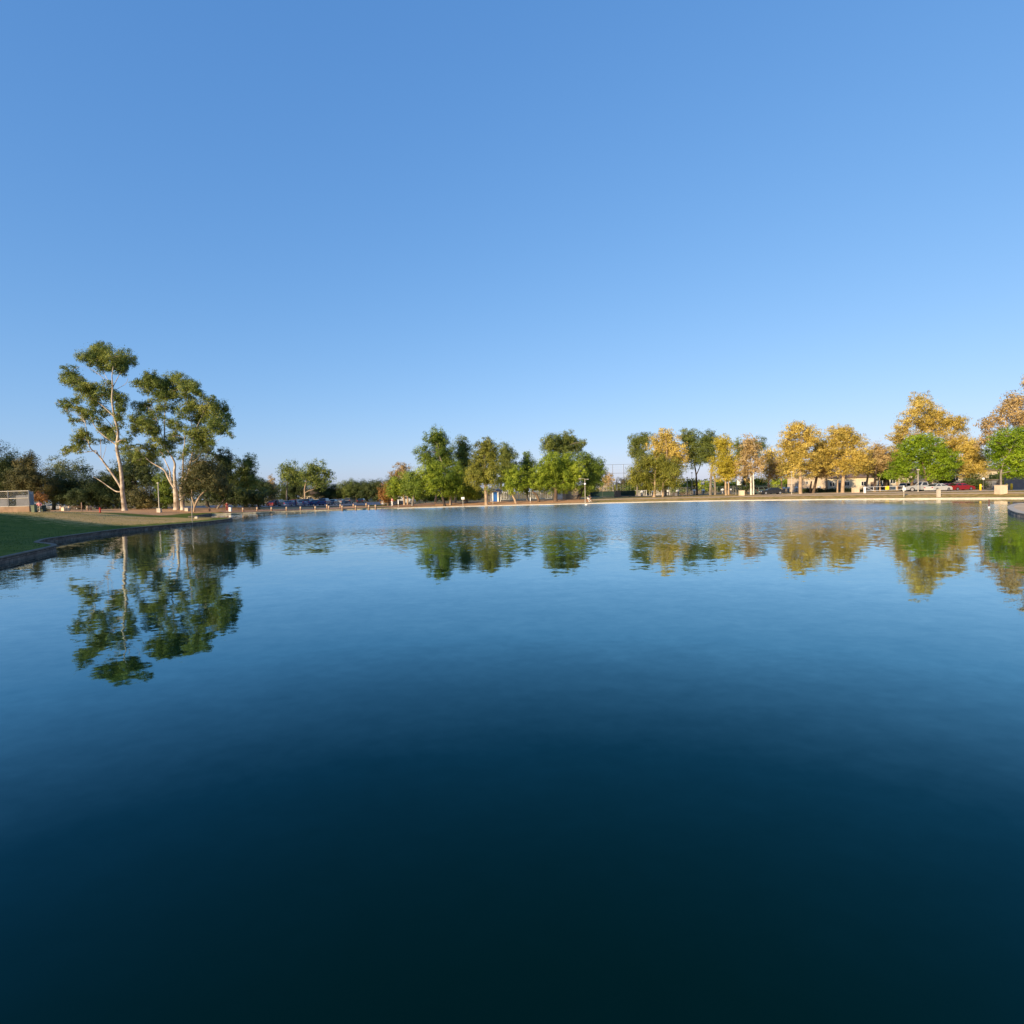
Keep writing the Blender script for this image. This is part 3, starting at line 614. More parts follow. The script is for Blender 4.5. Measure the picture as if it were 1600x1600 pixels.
T_('ficus_tree', 'ficus with a small pointed top between two larger crowns', 824, 118, [(823,712,4.5,6),(823,722,9,8),(828,732,12,10),(818,738,9,10),(830,746,10,12),(822,756,11,10)], 'ficusd', 'grey', 3, group=cc_)
T_('ficus_tree', 'largest round bright green ficus crown on the far shore', 868, 112, [(872,720,18,10),(888,724,17,11),(857,727,14,11),(846,740,13,11),(868,738,17,13),(888,742,16,13),(904,735,9,11),(838,754,10,9),(856,754,14,11),(876,756,15,11),(896,756,13,10)], 'ficus', 'brown', 6, limbs=[
   [(868,None,7),(868,776,5.4),(868.5,768,5),(868,755,4),(870,740,2.6),(872,728,1.4)],[(868.5,768,3),(878,755,2.4),(888,742,1.5)],[(868,766,3),(860,755,2.2),(852,742,1.4)]],
   trunks=[(842, [(841,780,3.6),(837,772,3.4),(832,767,3),(840,757,2.4),(848,748,1.6)])], clump=.24, dens=1.35, group=cc_)
T_('tall_tree', 'flat topped olive tree standing behind the largest round ficus', 880, 130, [(856,691,9,9),(866,688,8,8),(876,690,9,10),(889,682,6,8),(886,694,10,11),(902,694,9,6),(912,692,4,4),(860,704,10,9),(880,706,14,8),(900,704,8,6)], 'pine', 'grey', 4, dens=.95, group=cc_)
T_('ficus_tree', 'ficus coloured darker for the shade of the largest round crown', 903, 116, [(912,716,10,8),(920,728,11,11),(932,726,9,8),(937,738,8,13),(924,745,14,13),(914,752,10,10),(930,756,12,8)], 'ficusd', 'dark', 5, group=cc_)
T_('distant_tree', 'hazy brown tree seen through the tall ball court netting', 950, 230, [(948,745,6,7),(953,752,6,9),(944,757,6,8)], 'brown', 'grey', 2, dens=.6, size=.4, twigs=False, group='distant trees beyond the ball court')
T_('distant_tree', 'hazy dull tree beside the willow seen through the netting posts', 978, 235, [(970,758,7,8),(980,755,7,7),(988,752,7,8)], 'olive', 'grey', 2, dens=.7, size=.4, twigs=False, group='distant trees beyond the ball court')
# east group
ec = 'trees on the far shore beyond the ball court'
T_('tall_tree', 'dark green top showing behind the willow', 995, 145, [(991,687,7,6),(1003,683,7,6),(1012,686,6,7),(990,698,6,9),(1002,697,9,9),(988,709,5,6),(1003,712,8,8)], 'pine', 'grey', 3, dens=.85, group=ec)
T_('sycamore_tree', 'yellow sycamore crown glowing above the willow', 1040, 130, [(1042,676,9,7),(1030,686,11,8),(1048,688,12,9),(1024,700,12,9),(1040,704,14,10),(1058,702,11,11),(1066,716,8,11),(1050,720,13,10),(1030,718,12,9)], 'gold', 'tan', 4, dens=.7, size=.27, group=ec)
T_('willow_tree', 'drooping olive green willow by the shore', 1022, 121, [(1008,722,12,9),(1024,718,13,9),(1040,726,14,9),(1056,730,13,10),(998,735,12,11),(1014,740,14,12),(1034,742,14,12),(1052,746,12,10),(988,748,9,8),(1004,754,12,9),(1024,757,13,9),(1044,757,10,7)], 'willow', 'tan', 4.2,
   trunks=[(1035.5, [(1036,768,2.6),(1036,755,2)])], dens=1.0, droop=.5, group=ec)
T_('tall_tree', 'upright green tree with thin dark trunk between two yellow crowns', 1089, 133, [(1070,678,6,7),(1073,689,8,9),(1085,683,7,10),(1082,698,11,10),(1089,712,11,10),(1080,720,9,9)], 'pine', 'dark', 2.8, limbs=[[(1089,None,3.4),(1089,765,2.8),(1088,745,2.4),(1086,730,2),(1083,712,1.2),(1085,695,.7)],[(1088,742,1.6),(1094,728,1.2),(1096,715,.7)]], dens=.75, group=ec)
T_('tall_tree', 'dark tree with thick grey leaning trunk', 1110, 130, [(1106,681,10,8),(1098,692,9,9),(1114,692,10,10),(1104,705,12,10),(1098,716,9,8),(1112,716,9,7)], 'pine', 'grey', 4, limbs=[[(1110,None,5),(1110,765,4.2),(1111,745,3.8),(1113,728,3.4),(1115,712,2.6),(1110,695,1.2)],[(1113,725,2),(1119,716,1.6),(1124,706,1)]], trunks=[(1117.5, [(1117.5,765,3),(1117,752,3),(1116,740,3)])], dens=.8, group=ec)
T_('sycamore_tree', 'yellow green sycamore with two straight trunks', 1134.5, 122, [(1130,686,8,6),(1124,694,8,8),(1138,695,7,8),(1128,707,9,8),(1130,720,14,10),(1144,718,10,9),(1122,733,11,9),(1138,735,14,11),(1150,732,8,9),(1132,746,13,6)], 'lemon', 'tan', 3.2, trunks=[(1138.5, [(1138.5,762,2.6),(1138,748,2)])], dens=.8, group=ec)
T_('tall_tree', 'narrow dark green tree behind the white trunked sycamore', 1160, 150, [(1153,692,5,6),(1154,704,6,9),(1186,690,7,7),(1190,702,8,8),(1170,700,8,8),(1158,718,7,9)], 'pine', 'grey', 2, dens=.7, group=ec)
T_('sycamore_tree', 'thin brownish sycamore with a straight white trunk', 1173.5, 116, [(1171,687,9,7),(1164,697,8,8),(1180,698,8,9),(1172,708,11,9),(1162,716,8,9),(1184,714,9,9),(1160,730,9,10),(1176,728,11,10),(1166,743,10,7),(1190,728,7,8)], 'brown', 'white', 3,
   limbs=[[(1173.5,None,3.6),(1173.5,765,3),(1173,740,2.6),(1172,715,2.2),(1171.5,695,1.2),(1171,684,.6)],[(1173,722,1.6),(1179,712,1.2),(1185,703,.7)]], trunks=[(1177.5, [(1177.5,760,2),(1177,745,1.6),(1178,735,1)])], dens=.45, size=.25, group=ec)
T_('bushy_tree', 'small nearly black tree between the white trunk and the sycamores', 1166, 126, [(1167,748,5,6),(1166,757,6,8)], 'dark', 'dark', 3, group=ec)
T_('sycamore_tree', 'sparse orange sycamore above the parked black car', 1198.5, 128, [(1206,706,9,8),(1196,715,10,9),(1212,720,9,9),(1200,730,12,9),(1214,738,10,8),(1196,744,9,6),(1218,729,6,8)], 'gold', 'tan', 3, dens=.45, size=.27, trunks=[(1203, [(1202,762,1.8),(1201,750,1.4)])], group=ec)
T_('sycamore_tree', 'broad golden sycamore with a thick pale trunk near the tan house', 1250.5, 112, [(1245,665,9,6),(1254,672,11,8),(1236,672,10,8),(1268,678,11,9),(1230,686,10,8),(1248,688,13,10),(1278,690,11,9),(1226,702,10,9),(1242,705,14,10),(1262,702,14,11),(1282,706,12,10),(1232,720,13,10),(1252,720,15,10),(1274,722,14,10),(1240,735,14,8),(1260,738,15,8),(1224,736,10,7)], 'gold', 'tan', 5.2, dens=.72, clump=.24, group=ec)
T_('sycamore_tree', 'golden brown sycamore standing in front of the tan house', 1270, 118, [(1282,728,13,9),(1294,734,12,8),(1276,740,14,7),(1292,716,11,9),(1284,700,9,8)], 'brown', 'brown', 4, dens=.7, trunks=[(1266, [(1266,765,2.6),(1268,752,2)])], group=ec)
T_('sycamore_tree', 'golden sycamore with a domed crown between the house and the white gate', 1316, 113, [(1308,671,12,6),(1320,674,10,7),(1302,682,11,8),(1328,682,11,8),(1312,688,14,9),(1342,688,10,8),(1300,700,12,9),(1322,702,14,10),(1342,704,13,10),(1306,716,14,10),(1330,718,15,10),(1350,718,11,9),(1310,732,15,8),(1334,733,15,8),(1352,732,10,7)], 'gold', 'tan', 5, dens=.75, clump=.24, trunks=[(1308.5, [(1308.5,762,2.2),(1309,750,1.8)])], group=ec)
T_('sycamore_tree', 'smaller orange sycamore directly behind the white gate', 1366.5, 122, [(1366,701,9,8),(1378,706,10,8),(1360,714,11,9),(1376,718,12,9),(1388,716,8,8),(1366,730,13,9),(1384,732,10,8),(1356,728,8,7)], 'brown', 'tan', 3.6, dens=.6, trunks=[(1375, [(1375,760,2.2),(1374,748,1.6)])], group=ec)
T_('shade_tree', 'dark forked tree beside the yellow sign on the gate', 1384, 128, [(1384,740,12,6),(1376,744,8,5)], 'ficusd', 'dark', 4, limbs=[[(1384,None,7),(1384,758,6),(1384,751,5),(1382,744,2)],[(1384,753,3),(1389,749,2.4),(1393,744,1.2)]], group=ec)
T_('sycamore_tree', 'tallest golden sycamore above the vivid green tree', 1452, 118, [(1429,622,5,8),(1447,622,5,8),(1432,636,9,9),(1448,636,9,8),(1464,642,8,8),(1424,650,12,8),(1442,652,12,9),(1460,655,12,9),(1474,652,8,8),(1412,664,11,8),(1432,668,13,9),(1452,670,14,9),(1472,668,13,9),(1490,662,11,9),(1502,658,7,8),(1398,683,12,5),(1414,682,12,7),(1484,684,14,10),(1504,674,9,7),(1500,696,13,9),(1514,706,10,8),(1478,702,14,10),(1400,700,9,6)], 'gold', 'tan', 6, dens=.62, clump=.26, trunks=[], fork=(1452, 735), group=ec)
T_('jacaranda_tree', 'vivid feathery green tree spreading over the silver pickup', 1438, 108, [(1430,688,12,8),(1446,686,12,7),(1460,694,12,8),(1416,698,10,8),(1438,702,15,9),(1412,712,11,8),(1462,710,15,9),(1482,712,12,9),(1434,718,17,9),(1402,730,12,7),(1420,734,14,8),(1450,730,16,9),(1476,728,14,9),(1492,722,8,8),(1388,742,9,5),(1412,746,12,6),(1456,744,14,6),(1480,742,9,6)], 'vivid', 'brown', 4, limbs=[
   [(1447.5,None,4.6),(1447.5,762,4),(1447,750,3.4),(1444,735,2.4),(1440,715,1.4),(1438,700,.8)],[(1447,748,2),(1456,738,1.5),(1466,725,.9)],[(1446,742,2),(1432,734,1.5),(1418,726,.9)]],
   trunks=[(1421.5, [(1424,760,4.2),(1426,750,3.4),(1430,738,2)])], clump=.22, dens=.95, group=ec)
T_('sycamore_tree', 'orange yellow sycamore between the two vivid green trees', 1508, 114, [(1508,690,9,8),(1520,696,10,9),(1510,708,13,10),(1528,712,11,9),(1500,722,11,9),(1518,726,14,10),(1534,724,9,9),(1508,738,12,7),(1530,738,10,7)], 'gold', 'tan', 3, dens=.75, group=ec)
T_('bushy_tree', 'nearly black round tree behind the red car', 1478, 122, [(1474,752,9,8),(1482,757,9,9)], 'dark', 'dark', 4, group=ec)
T_('bushy_tree', 'dark green spreading bush between the red car and the globe lamp', 1522, 112, [(1522,750,9,7),(1514,758,9,6),(1532,757,9,7)], 'dark', 'dark', 3, group=ec)
T_('sycamore_tree', 'sparse brown sycamore above the vivid tree near the sandy landing', 1585, 104, [(1580,622,10,7),(1594,626,10,8),(1570,634,8,6),(1588,640,12,9),(1564,646,10,6),(1604,640,12,12),(1548,655,9,6),(1536,662,6,6),(1572,656,11,7),(1590,658,12,8),(1545,670,8,6),(1560,676,9,6),(1540,684,7,6),(1604,660,12,10),(1534,694,7,7)], 'brown', 'tan', 4, dens=.5, size=.25, fork=(1580, 700), group=ec)
T_('jacaranda_tree', 'vivid green spreading tree beyond the sandy landing', 1566, 88, [(1570,682,12,8),(1588,678,13,8),(1606,680,16,12),(1556,692,11,8),(1574,697,15,10),(1594,698,15,10),(1612,702,12,14),(1552,708,10,8),(1568,714,14,9),(1588,716,14,9),(1606,720,14,10),(1560,726,10,6),(1584,733,14,8),(1604,738,14,8),(1578,742,10,5)], 'vivid', 'grey', 3, dens=.95, clump=.22, limbs=[[(1564,None,3.4),(1564,752,2.8),(1564,740,2.6),(1568,722,2.2),(1578,705,1.3),(1585,690,.7)],[(1565,730,1.8),(1580,722,1.5),(1595,712,.9)]], group=ec)
T_('sycamore_tree', 'leafless twig topped tree whose tip enters the frame above all others', 1612, 100, [(1606,592,8,8),(1615,610,12,14),(1612,604,9,9)], 'brown', 'tan', 3, dens=.25, group=ec)
T_('bushy_tree', 'dark clipped tree beside the yellow posts', 1556, 118, [(1548,750,9,7),(1560,752,9,8),(1572,752,8,7)], 'dark', 'dark', 3, group=ec)
# hedge-like bushes behind the courts
T_('sycamore_tree', 'golden sycamore crown filling the gap behind the two domed ones', 1292, 132, [(1292,712,10,9),(1282,722,10,9),(1300,724,11,9),(1290,734,12,8),(1270,730,9,8)], 'gold', 'tan', 3, dens=.7, group=ec)
T_('sycamore_tree', 'golden brown sycamore crown joining the domed one to the white gate', 1352, 130, [(1358,712,10,8),(1348,724,11,9),(1366,722,11,9),(1356,735,13,7),(1376,728,10,9),(1392,722,7,8)], 'gold', 'tan', 3, dens=.7, group=ec)
T_('sycamore_tree', 'thin golden sycamore filling the gap left of the broad golden one'.replace('left of', 'beside'), 1222, 126, [(1222,722,9,9),(1214,732,9,8),(1228,738,10,8),(1208,742,8,6)], 'brown', 'tan', 2.5, dens=.55, group=ec)
T_('sycamore_tree', 'golden crown just behind the vivid green tree and the white gate', 1402, 128, [(1402,706,9,8),(1396,720,10,9),(1410,722,10,9),(1400,734,10,7)], 'gold', 'tan', 3, dens=.65, group=ec)
T_('evergreen_tree', 'deep dark tree filling the shade behind the forked olive tree', 325, 130, [(312,735,14,12),(322,752,18,13),(305,765,15,10),(335,768,14,9),(292,752,9,12)], 'dark', 'dark', 5, group=bgL)
T_('evergreen_tree', 'dark tree filling the shade behind the tallest tree trunk', 182, 136, [(182,752,16,10),(168,758,13,9),(196,760,14,10),(184,770,18,9)], 'dark', 'dark', 5, group=bgL)
T_('evergreen_tree', 'dark tree between the conifer and the wide round oak', 84, 134, [(84,748,12,10),(78,760,12,10),(94,758,12,10),(84,772,14,9)], 'dark', 'dark', 5, group=bgL)
hb = 'low bushes behind the ball court fence'
for i, (x, w_, y_, D_, mt_, lb) in enumerate(((1012, 9, 762, 165, 'willow', 'low bush seen under the willow'), (1062, 12, 760, 168, 'ficusd', 'low green bush behind the yellow sycamore trunk'), (1080, 10, 754, 170, 'willow', 'olive bush between the thin dark trunks'), (1100, 8, 757, 165, 'ficus', 'bright green bush beside the thick grey trunk'),
    (1127, 10, 756, 165, 'ficusd', 'green bush behind the two trunked sycamore'), (1150, 9, 757, 168, 'ficus', 'green bush beside the white board'), (1188, 10, 753, 160, 'ficusd', 'dark green bush behind the black car roof'), (1212, 10, 755, 162, 'ficus', 'lime bush just behind the parked black car'), (1232, 11, 751, 165, 'ficus', 'lime green bush behind the thin lamp pole'), (1246, 6, 756, 165, 'ficusd', 'little bush touching the tan house'), (960, 9, 764, 180, 'willow', 'flat yellow green bush behind the pale box'), (985, 12, 762, 180, 'ficusd', 'dark green bush behind the dark windscreen'), (652, 12, 770, 160, 'ficus', 'bright bush behind the straight grey ficus trunk'), (672, 11, 771, 158, 'ficusd', 'green bush behind the dark leaning ficus trunk'), (694, 12, 770, 162, 'willow', 'olive bush between the dark leaning and the straight tan trunk'), (716, 12, 769, 158, 'ficusd', 'green bush left of the white kerb sign'.replace('left of', 'near')), (741, 12, 769, 160, 'olive', 'brownish bush between the white kerb sign and the kiosk'), (900, 12, 766, 165, 'dark', 'dark bush behind the beige court building'), (918, 10, 765, 165, 'pine', 'grey green bush behind the shore lamp pole'))):
    T_('bush', lb, x, D_, [(x - w_ * .4, y_, w_ * .7, 5), (x + w_ * .45, y_ + 1, w_ * .7, 5), (x, y_ + 5, w_, 5), (x - w_ * .4, y_ + 8, w_ * .6, 3), (x + w_ * .5, y_ + 8, w_ * .6, 3)], mt_, 'dark', 1.5, size=.35, twigs=False, group=hb)
for x0_, x1_, D_, lb in ((1254, 1272, 128, 'clipped dark hedge at the foot of the tan house'), (1276, 1308, 127, 'long clipped dark hedge between the thick pale trunk and the domed sycamore'), (1320, 1346, 126, 'clipped dark hedge behind the beige bin enclosure, ending at the gate post'), (1500, 1530, 116, 'low dark hedge between the red car and the globe lamp')):
    k_ = int((x1_ - x0_) / 4.5) + 1
    T_('hedge', lb, (x0_ + x1_) / 2, D_, [(x0_ + (x1_ - x0_) * i / (k_ - 1), 766.5 if x0_ < 1400 else 762, 3.4, 2.6) for i in range(k_)], 'dark', 'dark', 1, size=.2, twigs=False, group='clipped hedges')
#PART2
# ------------------------------------------------------------------ distant wood
r = np.random.default_rng(9); n_ = 26000
wx = r.uniform(-420, 460, n_); wy = 285 + r.uniform(0, 30, n_) + np.abs(wx) * .05
hm = 5.6 + 1.5 * np.sin(wx * .09) + 1.0 * np.sin(wx * .23 + 1) + .7 * np.sin(wx * .61)
wz = .9 + r.uniform(0, 1, n_) ** .8 * np.maximum(hm, 1.6)
rt = empty('distant_wood', (0, 0, 0))
o = leaf_mesh('distant_wood', np.stack([wx, wy, wz], 1), np.stack([r.normal(-.3, .6, n_), r.normal(-.6, .5, n_), r.normal(.4, .5, n_)], 1), 1.1, r.normal(.45, .2, n_) + .12 * np.sin(wx * .05), L['olive'], rt, r)
o.parent = None; bpy.data.objects.remove(rt); tag(o, kind='stuff')

# ------------------------------------------------------------------ buildings
def gable(b, cx, cy, z0, w, dp, h, over=.5):
    x0, x1, y0, y1 = cx - w / 2 - over, cx + w / 2 + over, cy - dp / 2 - over, cy + dp / 2 + over
    vs = [(x0, y0, z0), (x1, y0, z0), (x1, y1, z0), (x0, y1, z0), (x0, cy, z0 + h), (x1, cy, z0 + h)]
    vs += [(x, y, z - .18) for x, y, z in vs]
    return b.add(vs, [(0, 1, 5, 4), (2, 3, 4, 5), (7, 6, 10, 11), (9, 8, 11, 10), (0, 6, 7, 1), (2, 8, 9, 3), (0, 4, 10, 6), (3, 9, 10, 4), (1, 7, 11, 5), (2, 5, 11, 8)])
def house(name, label, px, D, w, dp, h, wm, rm, rh=1.2, wins=(), doors=(), rz=0, flat_roof=False, group=None, cat='building'):
    c = spot(px, D + dp / 2); root = empty(name, c, rz); tag(root, label, cat, group)
    MB().box((0, 0, h / 2 - .2), (w, dp, h + .4)).build('wall', wm, root)
    if flat_roof: MB().box((0, 0, h + .1), (w + .5, dp + .5, .2), bev=.05).build('roof', rm, root)
    else:
        gable(MB(), 0, 0, h, w, dp, rh).build('roof', rm, root)
        for sx_ in (-1, 1): MB().add([(sx_ * (w / 2 - .01), -dp / 2 + .1, h), (sx_ * (w / 2 - .01), dp / 2 - .1, h), (sx_ * (w / 2 - .01), 0, h + rh - .25), (sx_ * (w / 2 - .11), -dp / 2 + .1, h), (sx_ * (w / 2 - .11), dp / 2 - .1, h), (sx_ * (w / 2 - .11), 0, h + rh - .25)], [(0, 1, 2), (5, 4, 3), (0, 3, 4, 1), (1, 4, 5, 2), (2, 5, 3, 0)]).build('gable', wm, root)
    for x, z, ww, wh in wins:
        f = MB()
        for a, bq, cc, dd in ((0, wh / 2, ww + .16, .08), (0, -wh / 2, ww + .16, .08), (-ww / 2, 0, .08, wh), (ww / 2, 0, .08, wh), (0, 0, .05, wh)): f.box((x + a, -dp / 2 - .04, z + bq), (cc, .1, dd))
        fo_ = f.build('window', M['white'], root); MB().box((x, -dp / 2 - .015, z), (ww - .08, .03, wh - .08)).build('pane', M['glass'], fo_)
    for x, ww, wh, mt in doors:
        MB().box((x, -dp / 2 - .03, wh / 2), (ww, .07, wh), bev=.01).build('door', M[mt], root)
    return root
hg = 'low buildings beyond the far shore'
house('house', 'small cream gabled house at the end of the parking lot', 489, 188, 7.5, 7, 3.0, M['cream'], M['roof'], 1.8, [(-1.6, 1.6, 1.1, 1.0)], [(1.5, 1, 2.1, 'white')], .5, group=hg)
house('house', 'cream house with carport shade as a dark panel next to the round trees', 517, 192, 13, 8, 3.2, M['cream'], M['roof'], 1.6, [(-3.5, 1.7, 1.6, 1.1)], [(3.3, 5, 2.3, 'darkpole')], 0, group=hg)  # wide dark panel stands for the shade inside the carport opening
house('shed', 'little cream shed beside the pink brown sycamore', 591, 200, 7, 5, 2.6, M['cream'], M['roof'], 1, [(1.5, 1.5, 1.4, .8)], (), 0, group=hg)
house('storage_building', 'long low grey roofed shelter between the round trees and the rust tree', 578, 205, 18, 6, 2.4, M['tanwall'], M['groof'], 1.0, [(-4, 1.3, 1.4, .8), (4, 1.3, 1.4, .8)], (), 0, group=hg)
house('court_building', 'beige panelled court building behind the largest round ficus', 887, 124, 4.4, 4, 2.7, M['tanwall'], M['coping'], 0, (), [(-1.2, .9, 2.0, 'tanwall' if False else 'greenscreen')], 0, True, group=hg)
house('storage_container', 'pale green flat container beside the beige court building', 874.5, 122.5, 2.6, 2.4, 2.3, M['tanwall'], M['white'], 0, (), [(0, 1.1, 1.9, 'white')], 0, True, group=hg)
house('house', 'tan house with a small dark window behind the golden sycamores', 1261, 146, 6.6, 8, 3.8, M['beige'], M['cream'], 0, [(-2.2, 2.4, .7, .7), (-2.0, .9, .5, .6)], (), 0, True, group=hg)
house('house', 'wide cream apartment block behind the domed golden sycamore', 1322, 150, 18, 9, 3.6, M['cream'], M['roof'], 1.6, [(-6.5, 1.8, 1.3, 1.1), (-2.5, 1.8, 1.3, 1.1), (2, 1.8, 1.3, 1.1), (6.5, 1.8, 1.3, 1.1)], [(-4.5, 1, 2.1, 'roof'), (4.4, 1, 2.1, 'roof')], 0, group=hg)
house('house', 'cream house with pale gable seen above the white gate', 1352, 158, 9, 8, 3.4, M['cream'], M['cream'], 2.2, [(-2, 1.7, 1.2, 1)], (), .9, group=hg)
house('house', 'cream house half hidden behind the vivid tree and silver pickup', 1430, 150, 26, 8, 4.2, M['cream'], M['roof'], 1.2, [(-9, 2.2, 1.4, 1.2), (-4, 2.2, 1.4, 1.2), (2, 2.2, 1.4, 1.2), (8, 2.2, 1.4, 1.2)], [(-6.4, 1.0, 2.2, 'roof'), (5, 1.0, 2.2, 'roof')], 0, group=hg)
house('house', 'cream house with white window above the red car', 1500, 146, 15, 8, 4.4, M['cream'], M['roof'], 1.2, [(-4.5, 2.6, 1.7, 1.4), (-.5, 2.6, 1.7, 1.4), (5, 2.6, 1.4, 1.2)], [(2.4, 1.0, 2.2, 'white')], 0, group=hg)
house('utility_building', 'dark grey walled enclosure beyond the yellow posts', 1614, 100, 7, 4, 2.5, M['screen'], M['coping'], 0, (), [(-1.5, 1.2, 2.1, 'darkpole')], 0, True, group=hg)
house('utility_building', 'dark grey flat roofed shed between the globe lamp and yellow posts', 1551, 112, 1.9, 2, 1.8, M['screen'], M['coping'], 0, (), [(.3, .8, 1.6, 'darkpole')], 0, True, group=hg)
# unseen block added only to cast shade over the near bank
cb = empty('added_shade_block', (0, 0, 0)); tag(cb, 'large tan block added out of view to shade the grass bank', 'building')
cp_ = [Vector((-55, 16)), Vector((-69, 23)), Vector((-86, -12)), Vector((-43, -24))]
zt = 11.0
vs = [(p.x, p.y, 0) for p in cp_] + [(p.x, p.y, zt) for p in cp_]
MB().add(vs, [(0, 1, 5, 4), (1, 2, 6, 5), (2, 3, 7, 6), (3, 0, 4, 7), (4, 5, 6, 7)]).build('wall', M['tanwall'], cb)
ctr = sum(cp_, Vector((0, 0))) / 4
vs = [(*(ctr + (p - ctr) * 1.03), zt + .02) for p in cp_] + [(*(ctr + (p - ctr) * 1.03), zt + .3) for p in cp_]
MB().add(vs, [(0, 1, 5, 4), (1, 2, 6, 5), (2, 3, 7, 6), (3, 0, 4, 7), (4, 5, 6, 7), (3, 2, 1, 0)]).build('roof', M['roof'], cb)

# kiosk with pyramid roof and blue door
k = spot(772.5, 118); kr = empty('kiosk', k); tag(kr, 'small white kiosk with blue door and peaked grey roof under the trees', 'kiosk')
MB().box((0, 0, 1.15), (1.9, 1.9, 2.5)).build('wall', M['white'], kr)
rf = MB().add([(-1.55, -1.55, 2.3), (1.55, -1.55, 2.3), (1.55, 1.55, 2.3), (-1.55, 1.55, 2.3), (-.3, -.3, 3.35), (.3, -.3, 3.35), (.3, .3, 3.35), (-.3, .3, 3.35), (0, 0, 3.95)], [(0, 1, 5, 4), (1, 2, 6, 5), (2, 3, 7, 6), (3, 0, 4, 7), (4, 5, 8), (5, 6, 8), (6, 7, 8), (7, 4, 8), (3, 2, 1, 0)]).build('roof', M['groof'], kr)
MB().box((0, 0, 2.24), (3.0, 3.0, .12)).build('fascia', M['roof'], kr)
dq = MB().box((.18, -.98, 1.0), (.85, .07, 2.0), bev=.01).build('door', M['blue'], kr); MB().tube([(.5, -1.05, 1.0), (.5, -1.05, 1.12)], .025).build('handle', M['steel'], dq)
for sx in (-1, 1): MB().box((sx * 1.3, -1.3, 1.1), (.1, .1, 2.2)).build('post', M['white'], kr)

# ------------------------------------------------------------------ fences and courts
def ground_line(p0, p1, st):
    L_ = (Vector(p1) - Vector(p0)); n_ = max(1, round(L_.length / st)); return [Vector(p0) + L_ * i / n_ for i in range(n_ + 1)]
def chain(b, p0, p1, z0, z1, st=.25, rad=.008):
    """diagonal wire mesh between two ground points"""
    p0, p1 = Vector(p0), Vector(p1); w = (p1 - p0).length; h = z1 - z0; u = (p1 - p0) / w
    t = -h
    while t < w:
        for sgn in (1, -1):
            a0, a1 = max(t, 0), min(t + h, w)
            if a1 <= a0: continue
            if sgn > 0: q0, q1 = (a0, z0 + a0 - t), (a1, z0 + a1 - t)
            else: q0, q1 = (a0, z1 - (a0 - t)), (a1, z1 - (a1 - t))
            A, Bv = p0 + u * q0[0], p0 + u * q1[0]; b.tube([(A.x, A.y, q0[1]), (Bv.x, Bv.y, q1[1])], rad, 3, False)
        t += st
    return b
def fence(name, label, p0, p1, h, st, mt, fill=None, rails=(1.0,), post=.04, cat='fence', gap=.1, slat=.3, group=None, cm=None):
    pl = ground_line(p0, p1, st); c = pl[0]; z0 = g(*c); root = empty(name, (c.x, c.y, z0)); tag(root, label, cat, group); O = Vector((c.x, c.y, z0))
    zs = [g(*p) for p in pl]
    for p, z in zip(pl, zs): MB().tube([Vector((p.x, p.y, z - .1)) - O, Vector((p.x, p.y, z + h + .05)) - O], post, 8).build('post', mt, root)
    for k_ in rails: MB().tube([Vector((p.x, p.y, z + h * k_)) - O for p, z in zip(pl, zs)], post * .8, 6).build('rail', mt, root)
    if fill == 'cloth':
        b = MB()
        for (a, za), (e, ze) in zip(zip(pl, zs), zip(pl[1:], zs[1:])):
            nrm = Vector((-(e - a).y, (e - a).x)).normalized() * .03
            q = [Vector((v.x + s_ * nrm.x, v.y + s_ * nrm.y, z)) - O for s_ in (-1, -.4) for v, z in ((a, za + gap), (e, ze + gap), (e, ze + h * .97), (a, za + h * .97))]
            b.add(q, [(0, 1, 2, 3), (7, 6, 5, 4), (0, 4, 5, 1), (1, 5, 6, 2), (2, 6, 7, 3), (3, 7, 4, 0)])
        b.build('windscreen', cm or M['greenscreen'], root)
    if fill == 'slats':
        b = MB(); u = (pl[-1] - pl[0]).normalized(); t = slat
        while t < (pl[-1] - pl[0]).length:
            p = pl[0] + u * t; z = g(p.x, p.y) if int(t / slat) % 8 == 0 else z; b.box((p.x - O.x, p.y - O.y, z + h / 2 - O.z + .05), (.09, .03, h - .1), math.atan2(u.y, u.x)); t += slat
        b.build('slat_panel', mt, root)
    if fill == 'chain': chain(MB(), pl[0] - Vector((O.x, O.y)), pl[-1] - Vector((O.x, O.y)), .1, h, .45, .012).build('chain_link', mt, root)
    return root
sp = lambda px, D: spot(px, D).xy
z = 0
fence('slatted_fence', 'white slatted fence behind the leaning ficus trees, next to the kiosk', sp(781, 136), sp(826, 137), 2.1, 2.5, M['white'], 'slats', (.06, .95), slat=.42)
fence('slatted_fence', 'shaded white slatted fence continuing towards the largest round ficus', sp(829, 138), sp(862, 138), 2.1, 2.5, M['white'], 'slats', (.06, .95), slat=.42)
fence('court_fence', 'low dark green windscreen fence, part between the cyclist and the pale box', sp(923, 136), sp(960, 136), 1.5, 3, M['darkpole'], 'cloth')
fence('court_fence', 'low dark green windscreen fence, short part after the pale box', sp(970, 136), sp(992, 136), 1.5, 3, M['darkpole'], 'cloth')
fence('kerb_fence', 'pale railing below the dark windscreen beside the lamp pole', sp(919, 133), sp(994, 134), .35, 6, M['steel'], None)
fence('picket_fence', 'white picket railing behind the willow trunk', sp(992, 150), sp(1046, 150), 1.5, 3, M['white'], 'slats', (.1, .95), slat=.45)
fence('chain_link_fence', 'steel court fence behind the yellow sycamores', sp(1048, 146), sp(1246, 142), 2.0, 4, M['steel'], 'chain', (.02, 1))
